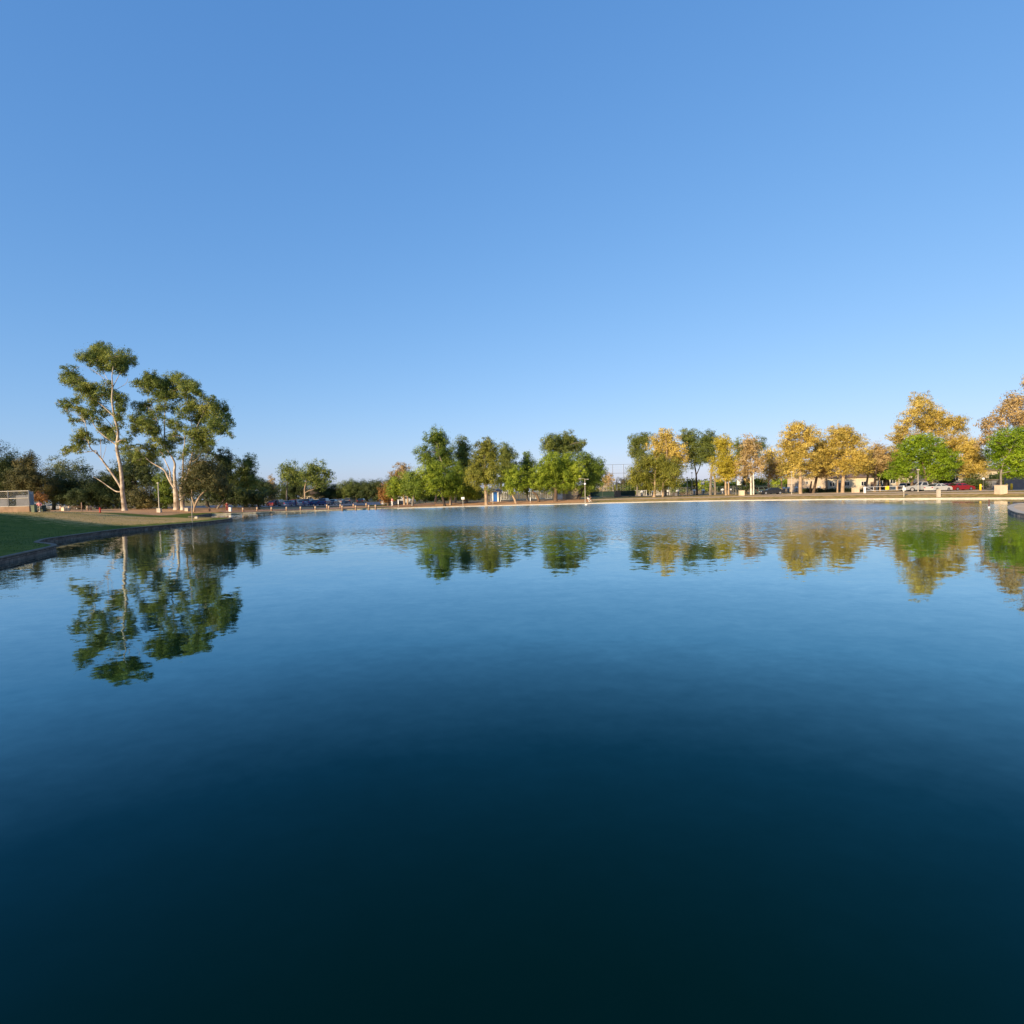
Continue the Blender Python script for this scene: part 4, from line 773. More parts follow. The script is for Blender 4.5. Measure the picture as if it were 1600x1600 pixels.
# tall ball court netting
nr = fence('ball_court_netting', 'very tall thin netting on slim poles in the gap above the green windscreen', sp(941, 172), sp(992, 172), 9.6, 3.4, M['darkpole'], None, (1.0, .72), .045, 'netting')
bq = MB(); p0 = sp(941, 172); p1 = sp(992, 172); w_ = (p1 - p0).length
for i in range(1, int(w_ / .8)): bq.tube([(i * .8, 0, 1.0), (i * .8, 0, 9.6)], .008, 3, False)
for i in range(1, 12): bq.tube([(0, 0, i * .8), (w_, 0, i * .8)], .008, 3, False)
bq.build('net', M['steel'], nr)
bs = spot(948, 152); br = empty('backstop_cage', bs); tag(br, 'tan framed backstop cage standing behind the green windscreen', 'backstop')
f = MB()
for x in (-1.9, -.95, 0, .95, 1.9): f.tube([(x, 0, -.1), (x, 0, 3.6)], .05, 6)
f.build('frame_posts', M['pole'], br).name = 'frame'
for zz in (.9, 1.8, 2.7, 3.6): MB().tube([(-1.95, 0, zz), (1.95, 0, zz)], .045, 6).build('rail', M['pole'], br)
chain(MB(), (-1.9, 0), (1.9, 0), .1, 3.6, .4, .012).build('wire_mesh', M['steel'], br)
for px, lb in ((958, 'tall pale court pole nearer the backstop cage'), (964, 'tall pale court pole nearer the willow')):
    p = spot(px, 154); o = MB().lathe([(.2, -.1), (.2, .25), (.12, .3), (.11, 4.6), (.13, 4.65), (.05, 4.75)], n=10).build('court_pole', M['pole'], None, True, p); tag(o, lb, 'pole', 'court poles')
# white domed bins in front of the courts
db = empty('domed_bin', (0, 0, 0)); tag(db, 'x', 'bin', 'white domed bins along the court fence')
MB().lathe([(.24, 0), (.27, .1), (.28, .95)], n=12).build('body', M['steel'], db, True)
MB().lathe([(.42, .95), (.44, 1.02), (.40, 1.2), (.28, 1.36), (.12, 1.42), (.0, 1.43)], n=14).build('lid', M['white'], db, True)
dbl = [(950, 'white domed bin behind the green windscreen beside the backstop cage'), (965, 'white domed bin just above the pale box'), (984, 'white domed bin above the end of the green windscreen'), (1003, 'white domed bin between windscreen and willow trunk'), (1020.5, 'white domed bin directly beside the willow trunk'),
 (1043, 'white domed bin seen between the willow and the picnic table'), (1059, 'white domed bin above the grey slatted bin'), (1085, 'white domed bin beside the thin dark trunk'), (1099, 'white domed bin under the white court sign'), (1129, 'white domed bin on the near side of the two trunked sycamore'),
 (1141, 'white domed bin past the two trunked sycamore'), (1185.5, 'white domed bin beside the white trunked sycamore'), (1225, 'first white domed bin after the black car'), (1232, 'white domed bin close beside the thin lamp pole'), (1244.5, 'white domed bin hidden between lamp pole and thick pale trunk'), (1280, 'white domed bin in front of the tan house bushes')]
for px, lb in dbl: put(db, lb, spot(px, 140))
for o in kids(db): bpy.data.objects.remove(o)
bpy.data.objects.remove(db)

# left enclosure (dugout) on the crest of the bank
D0 = 55; c1 = P(44.5, 766, D0); zb = c1.z - 2.18; root = empty('fenced_enclosure', (c1.x, D0, zb)); tag(root, 'chain link enclosure with grey windscreens on a low wall atop the bank', 'enclosure')
far = Vector((P(51, 766, 61).x - c1.x, 6.0))
MB().box((-3.75, 0, .08), (7.6, .18, 1.0)).build('base_wall', mat('brown_block_wall', (.26, .17, .11), .9, .2, 2, bump=.3), root)
bb = MB(); bb.box((far.x / 2, far.y / 2, .08), (far.length, .18, 1.0), math.atan2(far.y, far.x)); bb.build('side_wall', M['tanwall'], root)
for x in (0, -2.05, -4.3, -6.6): MB().tube([(x, 0, .4), (x, 0, 2.2)], .045, 8).build('post', M['steel'], root)
MB().tube([(far.x, far.y, -.3), (far.x, far.y, 2.2)], .045, 8).build('post', M['steel'], root)
for zz in (.62, 1.42, 2.13):
    MB().tube([(0, 0, zz), (-7.4, 0, zz)], .03, 6).build('rail', M['steel'], root); MB().tube([(0, 0, zz), (far.x, far.y, zz)], .03, 6).build('rail', M['steel'], root)
chain(MB(), (-7.4, .03), (0, .03), .58, 2.15, .18, .006).build('chain_link', M['steel'], root)
chain(MB(), (0, 0), far, .58, 2.15, .18, .006).build('chain_link', M['steel'], root)
MB().box((-.72, .07, 1.14), (1.22, .02, 1.12), bev=.005).build('windscreen', M['screen'], root)
MB().box((-3.2, .07, .98), (2.0, .02, .8), bev=.005).build('windscreen', M['screen'], root)
nn_ = Vector((-far.y, far.x)).normalized() * -.06
MB().box((far.x / 2 + nn_.x, far.y / 2 + nn_.y, 1.2), (far.length * .97, .02, 1.3), math.atan2(far.y, far.x)).build('windscreen', M['screen'], root)

# bins and box beside the enclosure
def wheelie(name, label, px, D, h, w, m_, group=None):
    p = spot(px, D); rt = empty(name, p); tag(rt, label, 'bin', group)
    MB().add([(-w * .42, -w * .42, 0), (w * .42, -w * .42, 0), (w * .42, w * .42, 0), (-w * .42, w * .42, 0), (-w / 2, -w / 2, h * .88), (w / 2, -w / 2, h * .88), (w / 2, w / 2, h * .88), (-w / 2, w / 2, h * .88)], [(3, 2, 1, 0), (0, 1, 5, 4), (1, 2, 6, 5), (2, 3, 7, 6), (3, 0, 4, 7), (4, 5, 6, 7)]).build('body', m_, rt)
    MB().box((0, 0, h * .93), (w * 1.1, w * 1.12, h * .1), bev=.03).build('lid', m_, rt)
    for s_ in (-1, 1): MB().tube([(s_ * w * .46, w * .46, .09), (s_ * w * .36, w * .46, .09)], .09, 10).build('wheel', M['tyre'], rt)
    return rt
wheelie('wheelie_bin', 'pale green bin standing against the enclosure end', 53.5, 54, .72, .34, M['bin'])
wheelie('wheelie_bin', 'dark green bin farthest from the enclosure, beside the low bush', 66.5, 55.5, .62, .42, mat('dark_bin_plastic', (.02, .035, .025), .6))
tree('round_bush', 'low dark bush at the foot of the enclosure, beside the bins', 68.5, 57, [(68, 798, 3, 3.4), (71, 799, 2, 2.4), (66, 800, 2, 2)], 'dark', 'dark', .8, size=.09, twigs=False)
p = spot(60, 55.5); tb = empty('picnic_bench', p, .3); tag(tb, 'pale grey bench on the crest where a person in pink sits', 'bench')
MB().box((0, 0, .44), (.75, .34, .06), bev=.01).build('seat', M['coping'], tb)
for s_ in (-1, 1): MB().box((s_ * .28, 0, .2), (.1, .3, .42)).build('leg', M['coping'], tb)

# ------------------------------------------------------------------ people
def person(label, loc, rz, joints, radii, edges, top, bottom, hair=True):
    """one skinned body with clothing and hair as children"""
    def skin(nm, J, Rr, Ed, m_, par=None, root_i=0):
        me = bpy.data.meshes.new(nm); me.from_pydata(J, Ed, []); o = bpy.data.objects.new(nm, me); COL.objects.link(o)
        md = o.modifiers.new('skin', 'SKIN'); o.modifiers.new('sub', 'SUBSURF').levels = 1
        for v, rd in zip(me.skin_vertices[0].data, Rr): v.radius = (rd, rd)
        me.skin_vertices[0].data[root_i].use_root = True
        dg = bpy.context.evaluated_depsgraph_get(); dg.update(); m2 = bpy.data.meshes.new_from_object(o.evaluated_get(dg))
        o.modifiers.clear(); o.data = m2; m2.materials.clear(); m2.materials.append(m_); m2.polygons.foreach_set('use_smooth', [True] * len(m2.polygons)); o.parent = par; return o
    body = skin('person', joints, radii, edges, M['skin']); body.location = loc; body.rotation_euler = (0, 0, rz)
    tag(body, label, 'person')
    idx_t = [i for i, n_ in enumerate(JN) if n_ in ('pel', 'wai', 'che', 'nec0', 'shl', 'shr', 'ell', 'elr')]
    idx_b = [i for i, n_ in enumerate(JN) if n_ in ('pel', 'hil', 'hir', 'knl', 'knr', 'anl', 'anr')]
    for nm, idx, m_, gr in (('shirt', idx_t, top, 1.16), ('trousers', idx_b, bottom, 1.18)):
        mp = {a: i for i, a in enumerate(idx)}
        skin(nm, [joints[i] for i in idx], [radii[i] * gr + .008 for i in idx], [(mp[a], mp[b_]) for a, b_ in edges if a in mp and b_ in mp], m_, body)
    h = Vector(joints[JN.index('hea')]); MB().lathe([(.0, -.02), (.085, .0), (.105, .06), (.09, .12), (.04, .155), (.0, .16)], h + Vector((0, .02, 0)), 12).build('hair', M['hair'], body, True)
    for i in (JN.index('tol'), JN.index('tor')):
        q = Vector(joints[i]); MB().box(q + Vector((0, .03, .0)), (.1, .25, .09), bev=.03).build('shoe', M['cwhite'], body)
    return body
JN = ['pel', 'wai', 'che', 'nec0', 'nec', 'hea', 'top', 'shl', 'ell', 'wrl', 'hal', 'shr', 'elr', 'wrr', 'har', 'hil', 'knl', 'anl', 'tol', 'hir', 'knr', 'anr', 'tor']
RD = [.13, .12, .145, .09, .052, .085, .075, .062, .045, .032, .028, .062, .045, .032, .028, .088, .062, .042, .035, .088, .062, .042, .035]
ED = [(0, 1), (1, 2), (2, 3), (3, 4), (4, 5), (5, 6), (3, 7), (7, 8), (8, 9), (9, 10), (3, 11), (11, 12), (12, 13), (13, 14), (0, 15), (15, 16), (16, 17), (17, 18), (0, 19), (19, 20), (20, 21), (21, 22)]
STAND = [(0, 0, .94), (0, 0, 1.1), (0, -.01, 1.28), (0, 0, 1.42), (0, -.01, 1.51), (0, -.03, 1.60), (0, -.02, 1.70), (-.18, 0, 1.40), (-.24, .03, 1.12), (-.22, -.1, .9), (-.21, -.14, .82), (.18, 0, 1.40), (.25, .02, 1.12), (.24, -.06, .88), (.23, -.1, .8),
   (-.1, 0, .86), (-.11, -.02, .48), (-.11, .03, .09), (-.12, -.12, .05), (.1, 0, .86), (.12, -.06, .48), (.12, 0, .09), (.13, -.14, .05)]
SIT = [(0, 0, .52), (0, 0, .68), (0, -.03, .86), (0, -.04, 1.0), (0, -.06, 1.09), (0, -.09, 1.18), (0, -.08, 1.28), (-.18, -.03, .98), (-.24, -.08, .72), (-.16, -.3, .6), (-.12, -.37, .58), (.18, -.03, .98), (.24, -.08, .72), (.16, -.3, .6), (.12, -.37, .58),
   (-.1, -.06, .52), (-.13, -.44, .5), (-.13, -.45, .09), (-.13, -.58, .05), (.1, -.06, .52), (.13, -.44, .5), (.13, -.42, .09), (.13, -.56, .05)]
RIDE = [(0, 0, .98), (0, -.1, 1.12), (0, -.24, 1.27), (0, -.32, 1.38), (0, -.38, 1.45), (0, -.44, 1.52), (0, -.44, 1.62), (-.18, -.3, 1.36), (-.23, -.45, 1.14), (-.22, -.66, 1.06), (-.21, -.73, 1.05), (.18, -.3, 1.36), (.23, -.45, 1.14), (.22, -.66, 1.06), (.21, -.73, 1.05),
   (-.1, -.02, .93), (-.11, -.34, .66), (-.11, -.2, .30), (-.11, -.33, .25), (.1, -.02, .93), (.12, -.38, .84), (.12, -.32, .5), (.12, -.45, .45)]
person('person in a pink top sitting on the bench beside the bins', spot(62.5, 55.2) + Vector((0, 0, 0)), .4, SIT, RD, ED, M['cpink'], M['ckhaki']).scale = (.85, .85, .85)
person('person in dark red standing on the red path under the dark grove', spot(355, 101), .5, STAND, RD, ED, M['cmaroon'], M['cmaroon'])
person('person in a pink top walking at the end of the timber post row', spot(613, 112), -.7, STAND, RD, ED, M['cpink'], M['cwhite'])
pb = spot(918.5, 107.6); ang = 1.25
person('person in dark clothes riding a bicycle past the shore lamp', pb, ang, RIDE, RD, ED, M['cdark'], M['cwhite'])
bk = empty('bicycle', pb, ang); tag(bk, 'orange framed bicycle ridden past the shore lamp', 'bicycle')
orange = paint('orange_paint', (.65, .2, .04))
for y_ in (-.62, .42):
    wv = [(0, y_ + .33 * math.cos(a), .34 + .33 * math.sin(a)) for a in [2 * math.pi * i / 20 for i in range(21)]]
    wo = MB().tube(wv, .022, 6, False).build('wheel', M['tyre'], bk)
    sp_ = MB(); 
    for i in range(8): a = math.pi * i / 8; sp_.tube([(0, y_ + .31 * math.cos(a), .34 + .31 * math.sin(a)), (0, y_ - .31 * math.cos(a), .34 - .31 * math.sin(a))], .004, 3)
    sp_.build('spokes', M['steel'], wo).name = 'rim'
f = MB()
for a, b_ in (((0, .42, .34), (0, -.05, .32)), ((0, .42, .34), (0, .08, .82)), ((0, -.05, .32), (0, .1, .9)), ((0, .08, .82), (0, -.47, .86)), ((0, -.05, .32), (0, -.5, .8)), ((0, -.46, .98), (0, -.62, .34))): f.tube([a, b_], .02, 6)
f.build('frame', orange, bk)
MB().tube([(-.24, -.7, 1.03), (-.1, -.5, 1.04), (.1, -.5, 1.04), (.24, -.7, 1.03)], .014, 6).build('handlebar', M['darkpole'], bk)
MB().box((0, .1, .92), (.14, .26, .06), bev=.02).build('saddle', M['tyre'], bk)

# ------------------------------------------------------------------ lamps and poles
def lamp_pole(label, px, D, h, style, m_=None, w=.07):
    p = spot(px, D); rt = empty('lamp_post', p); tag(rt, label, 'lamp post', 'lamp posts'); m_ = m_ or M['pole']
    MB().lathe([(w * 1.7, -.1), (w * 1.7, .18), (w * 1.15, .24), (w, .4), (w * .7, h)], n=10).build('pole', m_, rt, True)
    if style == 'globe': MB().lathe([(.05, h - .05), (.17, h + .05), (.23, h + .22), (.17, h + .4), (.0, h + .46)], n=14).build('globe', M['globe'], rt, True); MB().lathe([(.09, h - .12), (.12, h - .02), (.07, h + .02)], n=10).build('collar', m_, rt, True)
    if style == 'arm':
        MB().tube([(0, 0, h), (-.5, 0, h + .06), (-.75, 0, h + .02)], .03, 6).build('arm', m_, rt); MB().box((-.95, 0, h), (.5, .22, .12), bev=.04).build('lamp_head', m_, rt)
        MB().tube([(0, 0, h - .15), (.45, 0, h - .1)], .03, 6).build('arm', m_, rt); MB().box((.55, 0, h - .12), (.4, .2, .12), bev=.04).build('lamp_head', m_, rt)
        MB().lathe([(.05, h - 1.25), (.2, h - 1.12), (.22, h - .98), (.14, h - .84), (.0, h - .82)], (0, -.16, 0), 12).build('globe', M['globe'], rt, True)
    if style == 'box': MB().box((0, 0, h + .08), (.34, .34, .2), bev=.05).build('lamp_head', m_, rt)
    if style == 'foot': MB().box((0, 0, .3), (.62, .5, .8), bev=.05).build('footing', M['concrete'], rt); MB().box((0, 0, h + .08), (.3, .3, .2), bev=.05).build('lamp_head', m_, rt)
    return rt
lamp_pole('lamp pole with big concrete foot beside the olive brown bush', 249, 94, 4.9, 'foot', w=.09)
lamp_pole('shore lamp pole with two heads and a white globe, beside the cyclist', 914.5, 107.5, 4.7, 'arm')
lamp_pole('thin pale lamp pole in front of the lime bushes, near the black car', 1237, 108, 4.3, 'box', w=.06)
lamp_pole('slim lamp pole in front of the vivid green tree and silver pickup', 1434.5, 102, 4.0, 'box', M['pole'], .06)
lamp_pole('short lamp post with white globe beyond the red car', 1536.5, 100, 1.9, 'globe', M['darkpole'], .06)
lamp_pole('pale lamp pole behind the picnic area, near the thin dark trunk', 1081.5, 128, 5.2, 'box', w=.06)
lamp_pole('lamp pole between the willow and the yellow sycamore trunks', 1074, 131, 4.2, 'box', w=.09)
lamp_pole('slender pole beside the white board and the white trunked sycamore', 1150, 128, 4.4, 'box', w=.06)
p = on_z(300.5, 815, .42); p = Vector((p.x, p.y, g(p.x, p.y))); o = MB().lathe([(.035, -.3), (.035, 2.2), (.02, 2.25)], n=8).build('marker_pole', M['pole'], None, True, p); tag(o, 'thin pale pole standing at the water edge before the twin trunk eucalypt', 'pole')
p = spot(1126, 140); sg = empty('court_sign', p); sg.location = spot(1098, 141); tag(sg, 'square white blank looking court sign on poles beside the grey trunk', 'sign')
for s_ in (-.35, .35): MB().tube([(s_, 0, -.1), (s_, 0, 3.3)], .03, 6).build('post', M['steel'], sg)
MB().box((0, -.05, 2.95), (.8, .04, .75), bev=.01).build('panel', M['white'], sg)
sg = empty('notice_board', spot(1155, 141)); tag(sg, 'pale white board among trunks beside the small black tree', 'board')
for s_ in (-.5, .5): MB().tube([(s_, 0, -.1), (s_, 0, 3.4)], .035, 6).build('post', M['steel'], sg)
MB().box((0, -.05, 2.8), (1.15, .05, 1.2), bev=.01).build('panel', M['white'], sg)
def post_sign(label, px, D, h, w, ph):
    p = spot(px, D); rt = empty('post_sign', p); tag(rt, label, 'sign', 'white signs on posts along the shore')
    MB().tube([(0, 0, -.1), (0, 0, h)], .05, 8).build('post', M['pole'], rt); MB().box((0, -.07, h - ph / 2), (w, .04, ph), bev=.01).build('panel', M['white'], rt)
post_sign('white sign on a post at the kerb under the small low ficus', 723.5, 106.8, 1.75, .6, .45)
post_sign('square white sign on a post in front of the white gate and pickup', 1412.3, 88, 1.55, .5, .45)
post_sign('slim white post sign in front of the kiosk door', 770.3, 110, 2.35, .16, 1.6)
post_sign('small white post sign between the two leaning ficus trunks', 828.7, 111, 1.1, .14, .7)
for x, lb in ((622.5, 'white notice beside the first ficus trunk'),): post_sign(lb, x, 108.5, 1.5, .16, .9)

# ------------------------------------------------------------------ bollards, boxes
bo = empty('timber_post', (0, 0, 0)); tag(bo, 'x', 'post', 'timber posts along the earth path')
MB().lathe([(.16, -.15), (.165, .6), (.16, .72), (.12, .78), (.0, .79)], n=10).build('shaft', M['bollard'], bo, True)
MB().lathe([(.17, .5), (.175, .52), (.175, .58), (.17, .6)], n=10).build('band', M['cream'], bo)
bl = [(327.5, 'timber post nearest the forked olive tree'), (380, 'timber post between the person in dark red and the dark bush'), (402, 'timber post right before the dense dark bush'), (424.5, 'timber post below the slim pale brown tree'), (448, 'timber post below the straight trunked lollipop eucalypt'), (470, 'thick timber post before the blue parked cars'),
  (493, 'timber post below the small cream gabled house'), (514, 'timber post below the cream house with carport'), (535, 'timber post below the first round green tree'), (556, 'timber post under the second round tree'), (576.5, 'timber post under the third round tree'), (587, 'last timber post before the rust coloured tree')]
for px, lb in bl: put(bo, lb, spot(px, 102.5 if px > 400 else 100))
for px, lb in ((490.5, 'farther timber post paired beside the gabled house post'), (511, 'farther timber post paired beside the carport post'), (532, 'farther timber post paired at the first round green tree'), (552.5, 'farther timber post paired at the second round tree'), (572.5, 'farther timber post paired at the third round tree')): put(bo, lb, spot(px, 110))
for px, lb, D_ in ((95, 'timber post beside the sunlit yellow box under the oak', 97), (108.5, 'tall timber post on the sunlit strip under the oak', 97), (137, 'timber post of the close pair under the oak', 100), (142, 'timber post of the close pair, nearer the tallest tree', 101)): put(bo, lb, spot(px, D_))
for o in kids(bo): bpy.data.objects.remove(o)
bpy.data.objects.remove(bo)
def small_box(name, label, cat, px, D, w, h, m_, lid=None):
    p = spot(px, D); rt = empty(name, p); tag(rt, label, cat)
    MB().box((0, 0, h / 2 - .05), (w, w, h + .1), bev=.03).build('body', m_, rt); MB().box((0, 0, h + .05), (w * 1.08, w * 1.08, .08), bev=.02).build('lid', lid or m_, rt)
    return rt
small_box('concrete_bin', 'yellowish concrete block on the sunlit strip under the oak', 'block', 99.5, 96, .5, .5, M['cream'])
small_box('concrete_bin', 'small yellowish block next to the tall timber post under the oak', 'block', 106, 96.5, .4, .35, M['cream'])
small_box('concrete_bin', 'large pale beige bin enclosure nearest the sandy landing', 'bin enclosure', 1563.8, 82, 1.05, 1.2, M['beige'])
small_box('concrete_bin', 'beige bin enclosure between the domed sycamore and the white gate', 'bin enclosure', 1336.8, 111, 1.0, .95, M['beige'])
small_box('concrete_bin', 'beige bin enclosure between yellow sycamore and white trunked sycamore', 'bin enclosure', 1158.8, 112, .85, .95, M['cream'])
small_box('concrete_bin', 'grey stone box set between the two green windscreen parts', 'bin enclosure', 965, 134, 1.35, 1.5, M['coping'])
small_box('litter_bin', 'pinkish round looking bin beside the twin trunk eucalypt', 'bin', 292.5, 99, .6, .5, M['concrete'])
small_box('stone_pillar', 'narrow pale green stone pillar by the kerb near the silver pickup', 'pillar', 1466.5, 85, .38, 1.15, M['concrete'])
small_box('litter_bin', 'white bin on the red path beside the person in dark red', 'bin', 359.8, 100.5, .4, .7, M['white'])
p = spot(1055, 122); rt = empty('litter_bin', p); tag(rt, 'dark slatted litter bin with pale front beside the picnic table', 'bin')
MB().box((0, 0, .45), (.98, .7, .95), bev=.03).build('body', M['darkpole'], rt); MB().box((.05, -.37, .45), (.5, .04, .6), bev=.01).build('front_panel', M['steel'], rt)
def hydrant(px, D, lb):
    p = spot(px, D); rt = empty('hydrant', p); tag(rt, lb, 'hydrant'); MB().lathe([(.14, -.1), (.14, .06), (.1, .08), (.1, .6), (.12, .62), (.1, .72), (.03, .78)], n=12).build('barrel', M['red'], rt, True)
    MB().tube([(-.2, 0, .48), (.2, 0, .48)], .05, 8).build('outlet', M['red'], rt)
hydrant(156.5, 84, 'red hydrant on the dry grass before the tallest tree')
p = spot(128, 78); o = MB().lathe([(.05, -.1), (.05, 1.35), (.02, 1.4)], n=8).build('stake', M['bollard'], None, True, p); tag(o, 'thin brown stake on the dry grass edge under the oak', 'stake')
for px, D_, lb in ((1573, 98, 'yellow bollard nearer the beige bin enclosure'), (1580.5, 97, 'yellow bollard beside the dark grey enclosure'), (1532, 101, 'yellow bollard just beside the globe lamp post')):
    o = MB().lathe([(.17, -.1), (.17, 1.05), (.12, 1.15), (.0, 1.17)], n=12).build('bollard', M['yellow'], None, True, spot(px, D_)); tag(o, lb, 'bollard', 'yellow bollards')
# picnic tables
def picnic(px, D, lb, rz=0):
    p = spot(px, D); rt = empty('picnic_table', p, rz); tag(rt, lb, 'picnic table')
    MB().box((0, 0, .74), (2.0, .75, .06), bev=.01).build('tabletop', M['brownwood'], rt)
    for s_ in (-1, 1): MB().box((0, s_ * .72, .44), (2.0, .28, .05), bev=.01).build('seat', M['brownwood'], rt); MB().tube([(s_ * .7, -.7, 0), (s_ * .7, -.25, .72)], .04, 4).tube([(s_ * .7, .7, 0), (s_ * .7, .25, .72)], .04, 4).tube([(s_ * .7, -.75, .4), (s_ * .7, .75, .4)], .04, 4).build('leg', M['brownwood'], rt)
picnic(1070, 123, 'timber picnic table beside the dark slatted bin', .1); picnic(122, 112, 'picnic table in the shade of the oak', .3); picnic(345, 112, 'picnic table in the shade behind the person in dark red', 0); picnic(660, 124, 'picnic table behind the grey trunked ficus', .2)
# white barrier gate
p = spot(1351, 102); q = spot(1412, 106); rt = empty('barrier_gate', p); tag(rt, 'long white barrier gate with a yellow plate across the road', 'gate'); dv_ = (q - p); dv_.z = 0
MB().box((0, 0, .55), (.28, .28, 1.3), bev=.03).build('post', M['white'], rt); MB().box((dv_.x, dv_.y, .55), (.16, .16, 1.3), bev=.03).build('post', M['white'], rt)
for zz in (1.12, .42): MB().tube([(0, 0, zz), (dv_.x, dv_.y, zz)], .045, 6).build('rail', M['white'], rt)
MB().tube([(dv_.x * .04, dv_.y * .04, 1.1), (dv_.x * .22, dv_.y * .22, .4)], .035, 6).build('brace', M['white'], rt)
for t in (.22, .55, .8): MB().tube([(dv_.x * t, dv_.y * t, .4), (dv_.x * t, dv_.y * t, 1.12)], .03, 6).build('upright', M['white'], rt)
MB().box((dv_.x * .56, dv_.y * .56 - .08, .85), (.72, .04, .72), bev=.01).build('plate', M['yellow'], rt)
# things in the water
o = MB().lathe([(.0, -.1), (.22, -.02), (.28, .05), (.2, .15), (.0, .18)], n=16).build('buoy', M['white'], None, True, on_z(916, 789.2, 0)); o.location.z = 0; tag(o, 'flat white buoy floating just off the kerb below the cyclist', 'buoy')
q = on_z(1545.3, 793.6, 0); rt = empty('water_stake', q); tag(rt, 'thin dark red stake with white collar standing in the water near the landing', 'stake')
MB().lathe([(.035, -.6), (.035, .8), (.01, .82)], n=8).build('shaft', mat('dark_red_paint', (.12, .02, .015), .5), rt, True); MB().lathe([(.05, .0), (.09, .03), (.09, .1), (.05, .13)], n=10).build('collar', M['white'], rt, True)
q = spot(307, 68); o = MB().box((0, 0, .12), (.35, .25, .26), bev=.06).build('rock', M['concrete'], None, False, q); tag(o, 'little pale rock lying on the dry grass spit', 'rock')

# ------------------------------------------------------------------ cars
def car(kind, body_m):
    rt = empty('parked_car' if kind != 'pickup' else 'pickup_truck', (0, 0, 0)); W = .88 if kind != 'pickup' else .97
    if kind == 'pickup':
        low = [(-2.75, .45), (-2.8, .95), (-2.7, 1.12), (-.75, 1.14), (1.35, 1.14), (2.5, 1.02), (2.75, .85), (2.78, .45)]; cab = [(-.8, 1.12), (-.62, 1.8), (.75, 1.84), (1.45, 1.12)]; wx, wr = (-1.75, 1.8), .40
    elif kind == 'suv':
        low = [(-2.25, .4), (-2.3, .95), (-2.2, 1.05), (1.1, 1.08), (2.1, .95), (2.3, .75), (2.3, .4)]; cab = [(-2.2, 1.03), (-1.95, 1.62), (.45, 1.66), (1.2, 1.06)]; wx, wr = (-1.35, 1.4), .36
    else:
        low = [(-2.25, .32), (-2.32, .75), (-2.2, .93), (-1.5, .97), (1.0, .95), (2.0, .82), (2.27, .62), (2.28, .32)]; cab = [(-1.75, .93), (-1.05, 1.36), (.15, 1.42), (1.15, .93)]; wx, wr = (-1.35, 1.4), .32
    # wheel arches cut as a stepped underside
    z0 = low[0][1] - .12; und = [(low[-1][0], z0)]
    for x in wx[::-1]: und += [(x + wr + .06, z0), (x + wr * .75, z0 + wr * .75), (x, z0 + wr + .02), (x - wr * .75, z0 + wr * .75), (x - wr - .06, z0)]
    und += [(low[0][0], z0)]
    b = MB(); prof = low + und
    b.prism(prof, -W, W)
    b.build('body', body_m, rt)
    def ring(cab_, inset):
        n_ = len(cab_); vs = []
        for s_ in (-1, 1):
            for i, (x, z) in enumerate(cab_): vs.append((x, s_ * (W - .03 if i in (0, n_ - 1) else W - inset), z))
        return vs, [tuple(range(n_)), tuple(range(2 * n_ - 1, n_ - 1, -1))] + [(i, n_ + i, n_ + (i + 1) % n_, (i + 1) % n_) for i in range(n_)]
    MB().add(*ring(cab, .2)).build('cabin', body_m, rt)
    # glass panels a few millimetres proud
    (a0, a1, a2, a3) = [Vector((c[0], 0, c[1])) for c in cab]
    def lerp(p_, q_, t): return p_ + (q_ - p_) * t
    for s_ in (-1, 1):
        y0, y1 = s_ * (W - .02), s_ * (W - .19)
        def sidepane(u0, u1):
            bl_, br_ = lerp(a0, a3, u0), lerp(a0, a3, u1); tl, tr = lerp(a1, a2, u0), lerp(a1, a2, u1)
            q_ = [(bl_.x + .12, s_, bl_.z + .06), (br_.x - .1, s_, br_.z + .06), (tr.x - .05, s_, tr.z - .08), (tl.x + .05, s_, tl.z - .08)]
            out = []
            for off_ in (.004, -.02):
                for x, _, z in q_:
                    f_ = (z - a0.z) / (a1.z - a0.z); out.append((x, y0 + (y1 - y0) * f_ + s_ * off_, z))
            return out, [(0, 1, 2, 3), (7, 6, 5, 4), (0, 4, 5, 1), (1, 5, 6, 2), (2, 6, 7, 3), (3, 7, 4, 0)]
        MB().add(*sidepane(.03, .5)).build('side_window', M['glass'], rt); MB().add(*sidepane(.53, .97)).build('side_window', M['glass'], rt)
    for (p_, q_, nm, sg_) in ((a3, a2, 'windscreen', 1), (a0, a1, 'rear_window', -1)):
        A, Bq = lerp(p_, q_, .1), lerp(p_, q_, .9); nrm = Vector((q_.z - p_.z, 0, -(q_.x - p_.x))).normalized() * sg_
        if nrm.x * sg_ < 0: nrm = -nrm
        vs = []
        for o_ in (.006, -.02):
            vs += [(A.x + nrm.x * o_, -W + .12, A.z + nrm.z * o_), (A.x + nrm.x * o_, W - .12, A.z + nrm.z * o_), (Bq.x + nrm.x * o_, W - .25, Bq.z + nrm.z * o_), (Bq.x + nrm.x * o_, -W + .25, Bq.z + nrm.z * o_)]
        MB().add(vs, [(0, 1, 2, 3), (7, 6, 5, 4), (0, 4, 5, 1), (1, 5, 6, 2), (2, 6, 7, 3), (3, 7, 4, 0)]).build(nm, M['glass'], rt)
    for x in wx:
        for s_ in (-1, 1):
            wo = MB().tube([(x, s_ * (W - .2), wr), (x, s_ * (W + .01), wr)], wr, 18).build('wheel', M['tyre'], rt); MB().tube([(x, s_ * (W - .05), wr), (x, s_ * (W + .02), wr)], wr * .62, 12).build('rim', M['rim'], wo)
    zl = low[-2][1] - .02
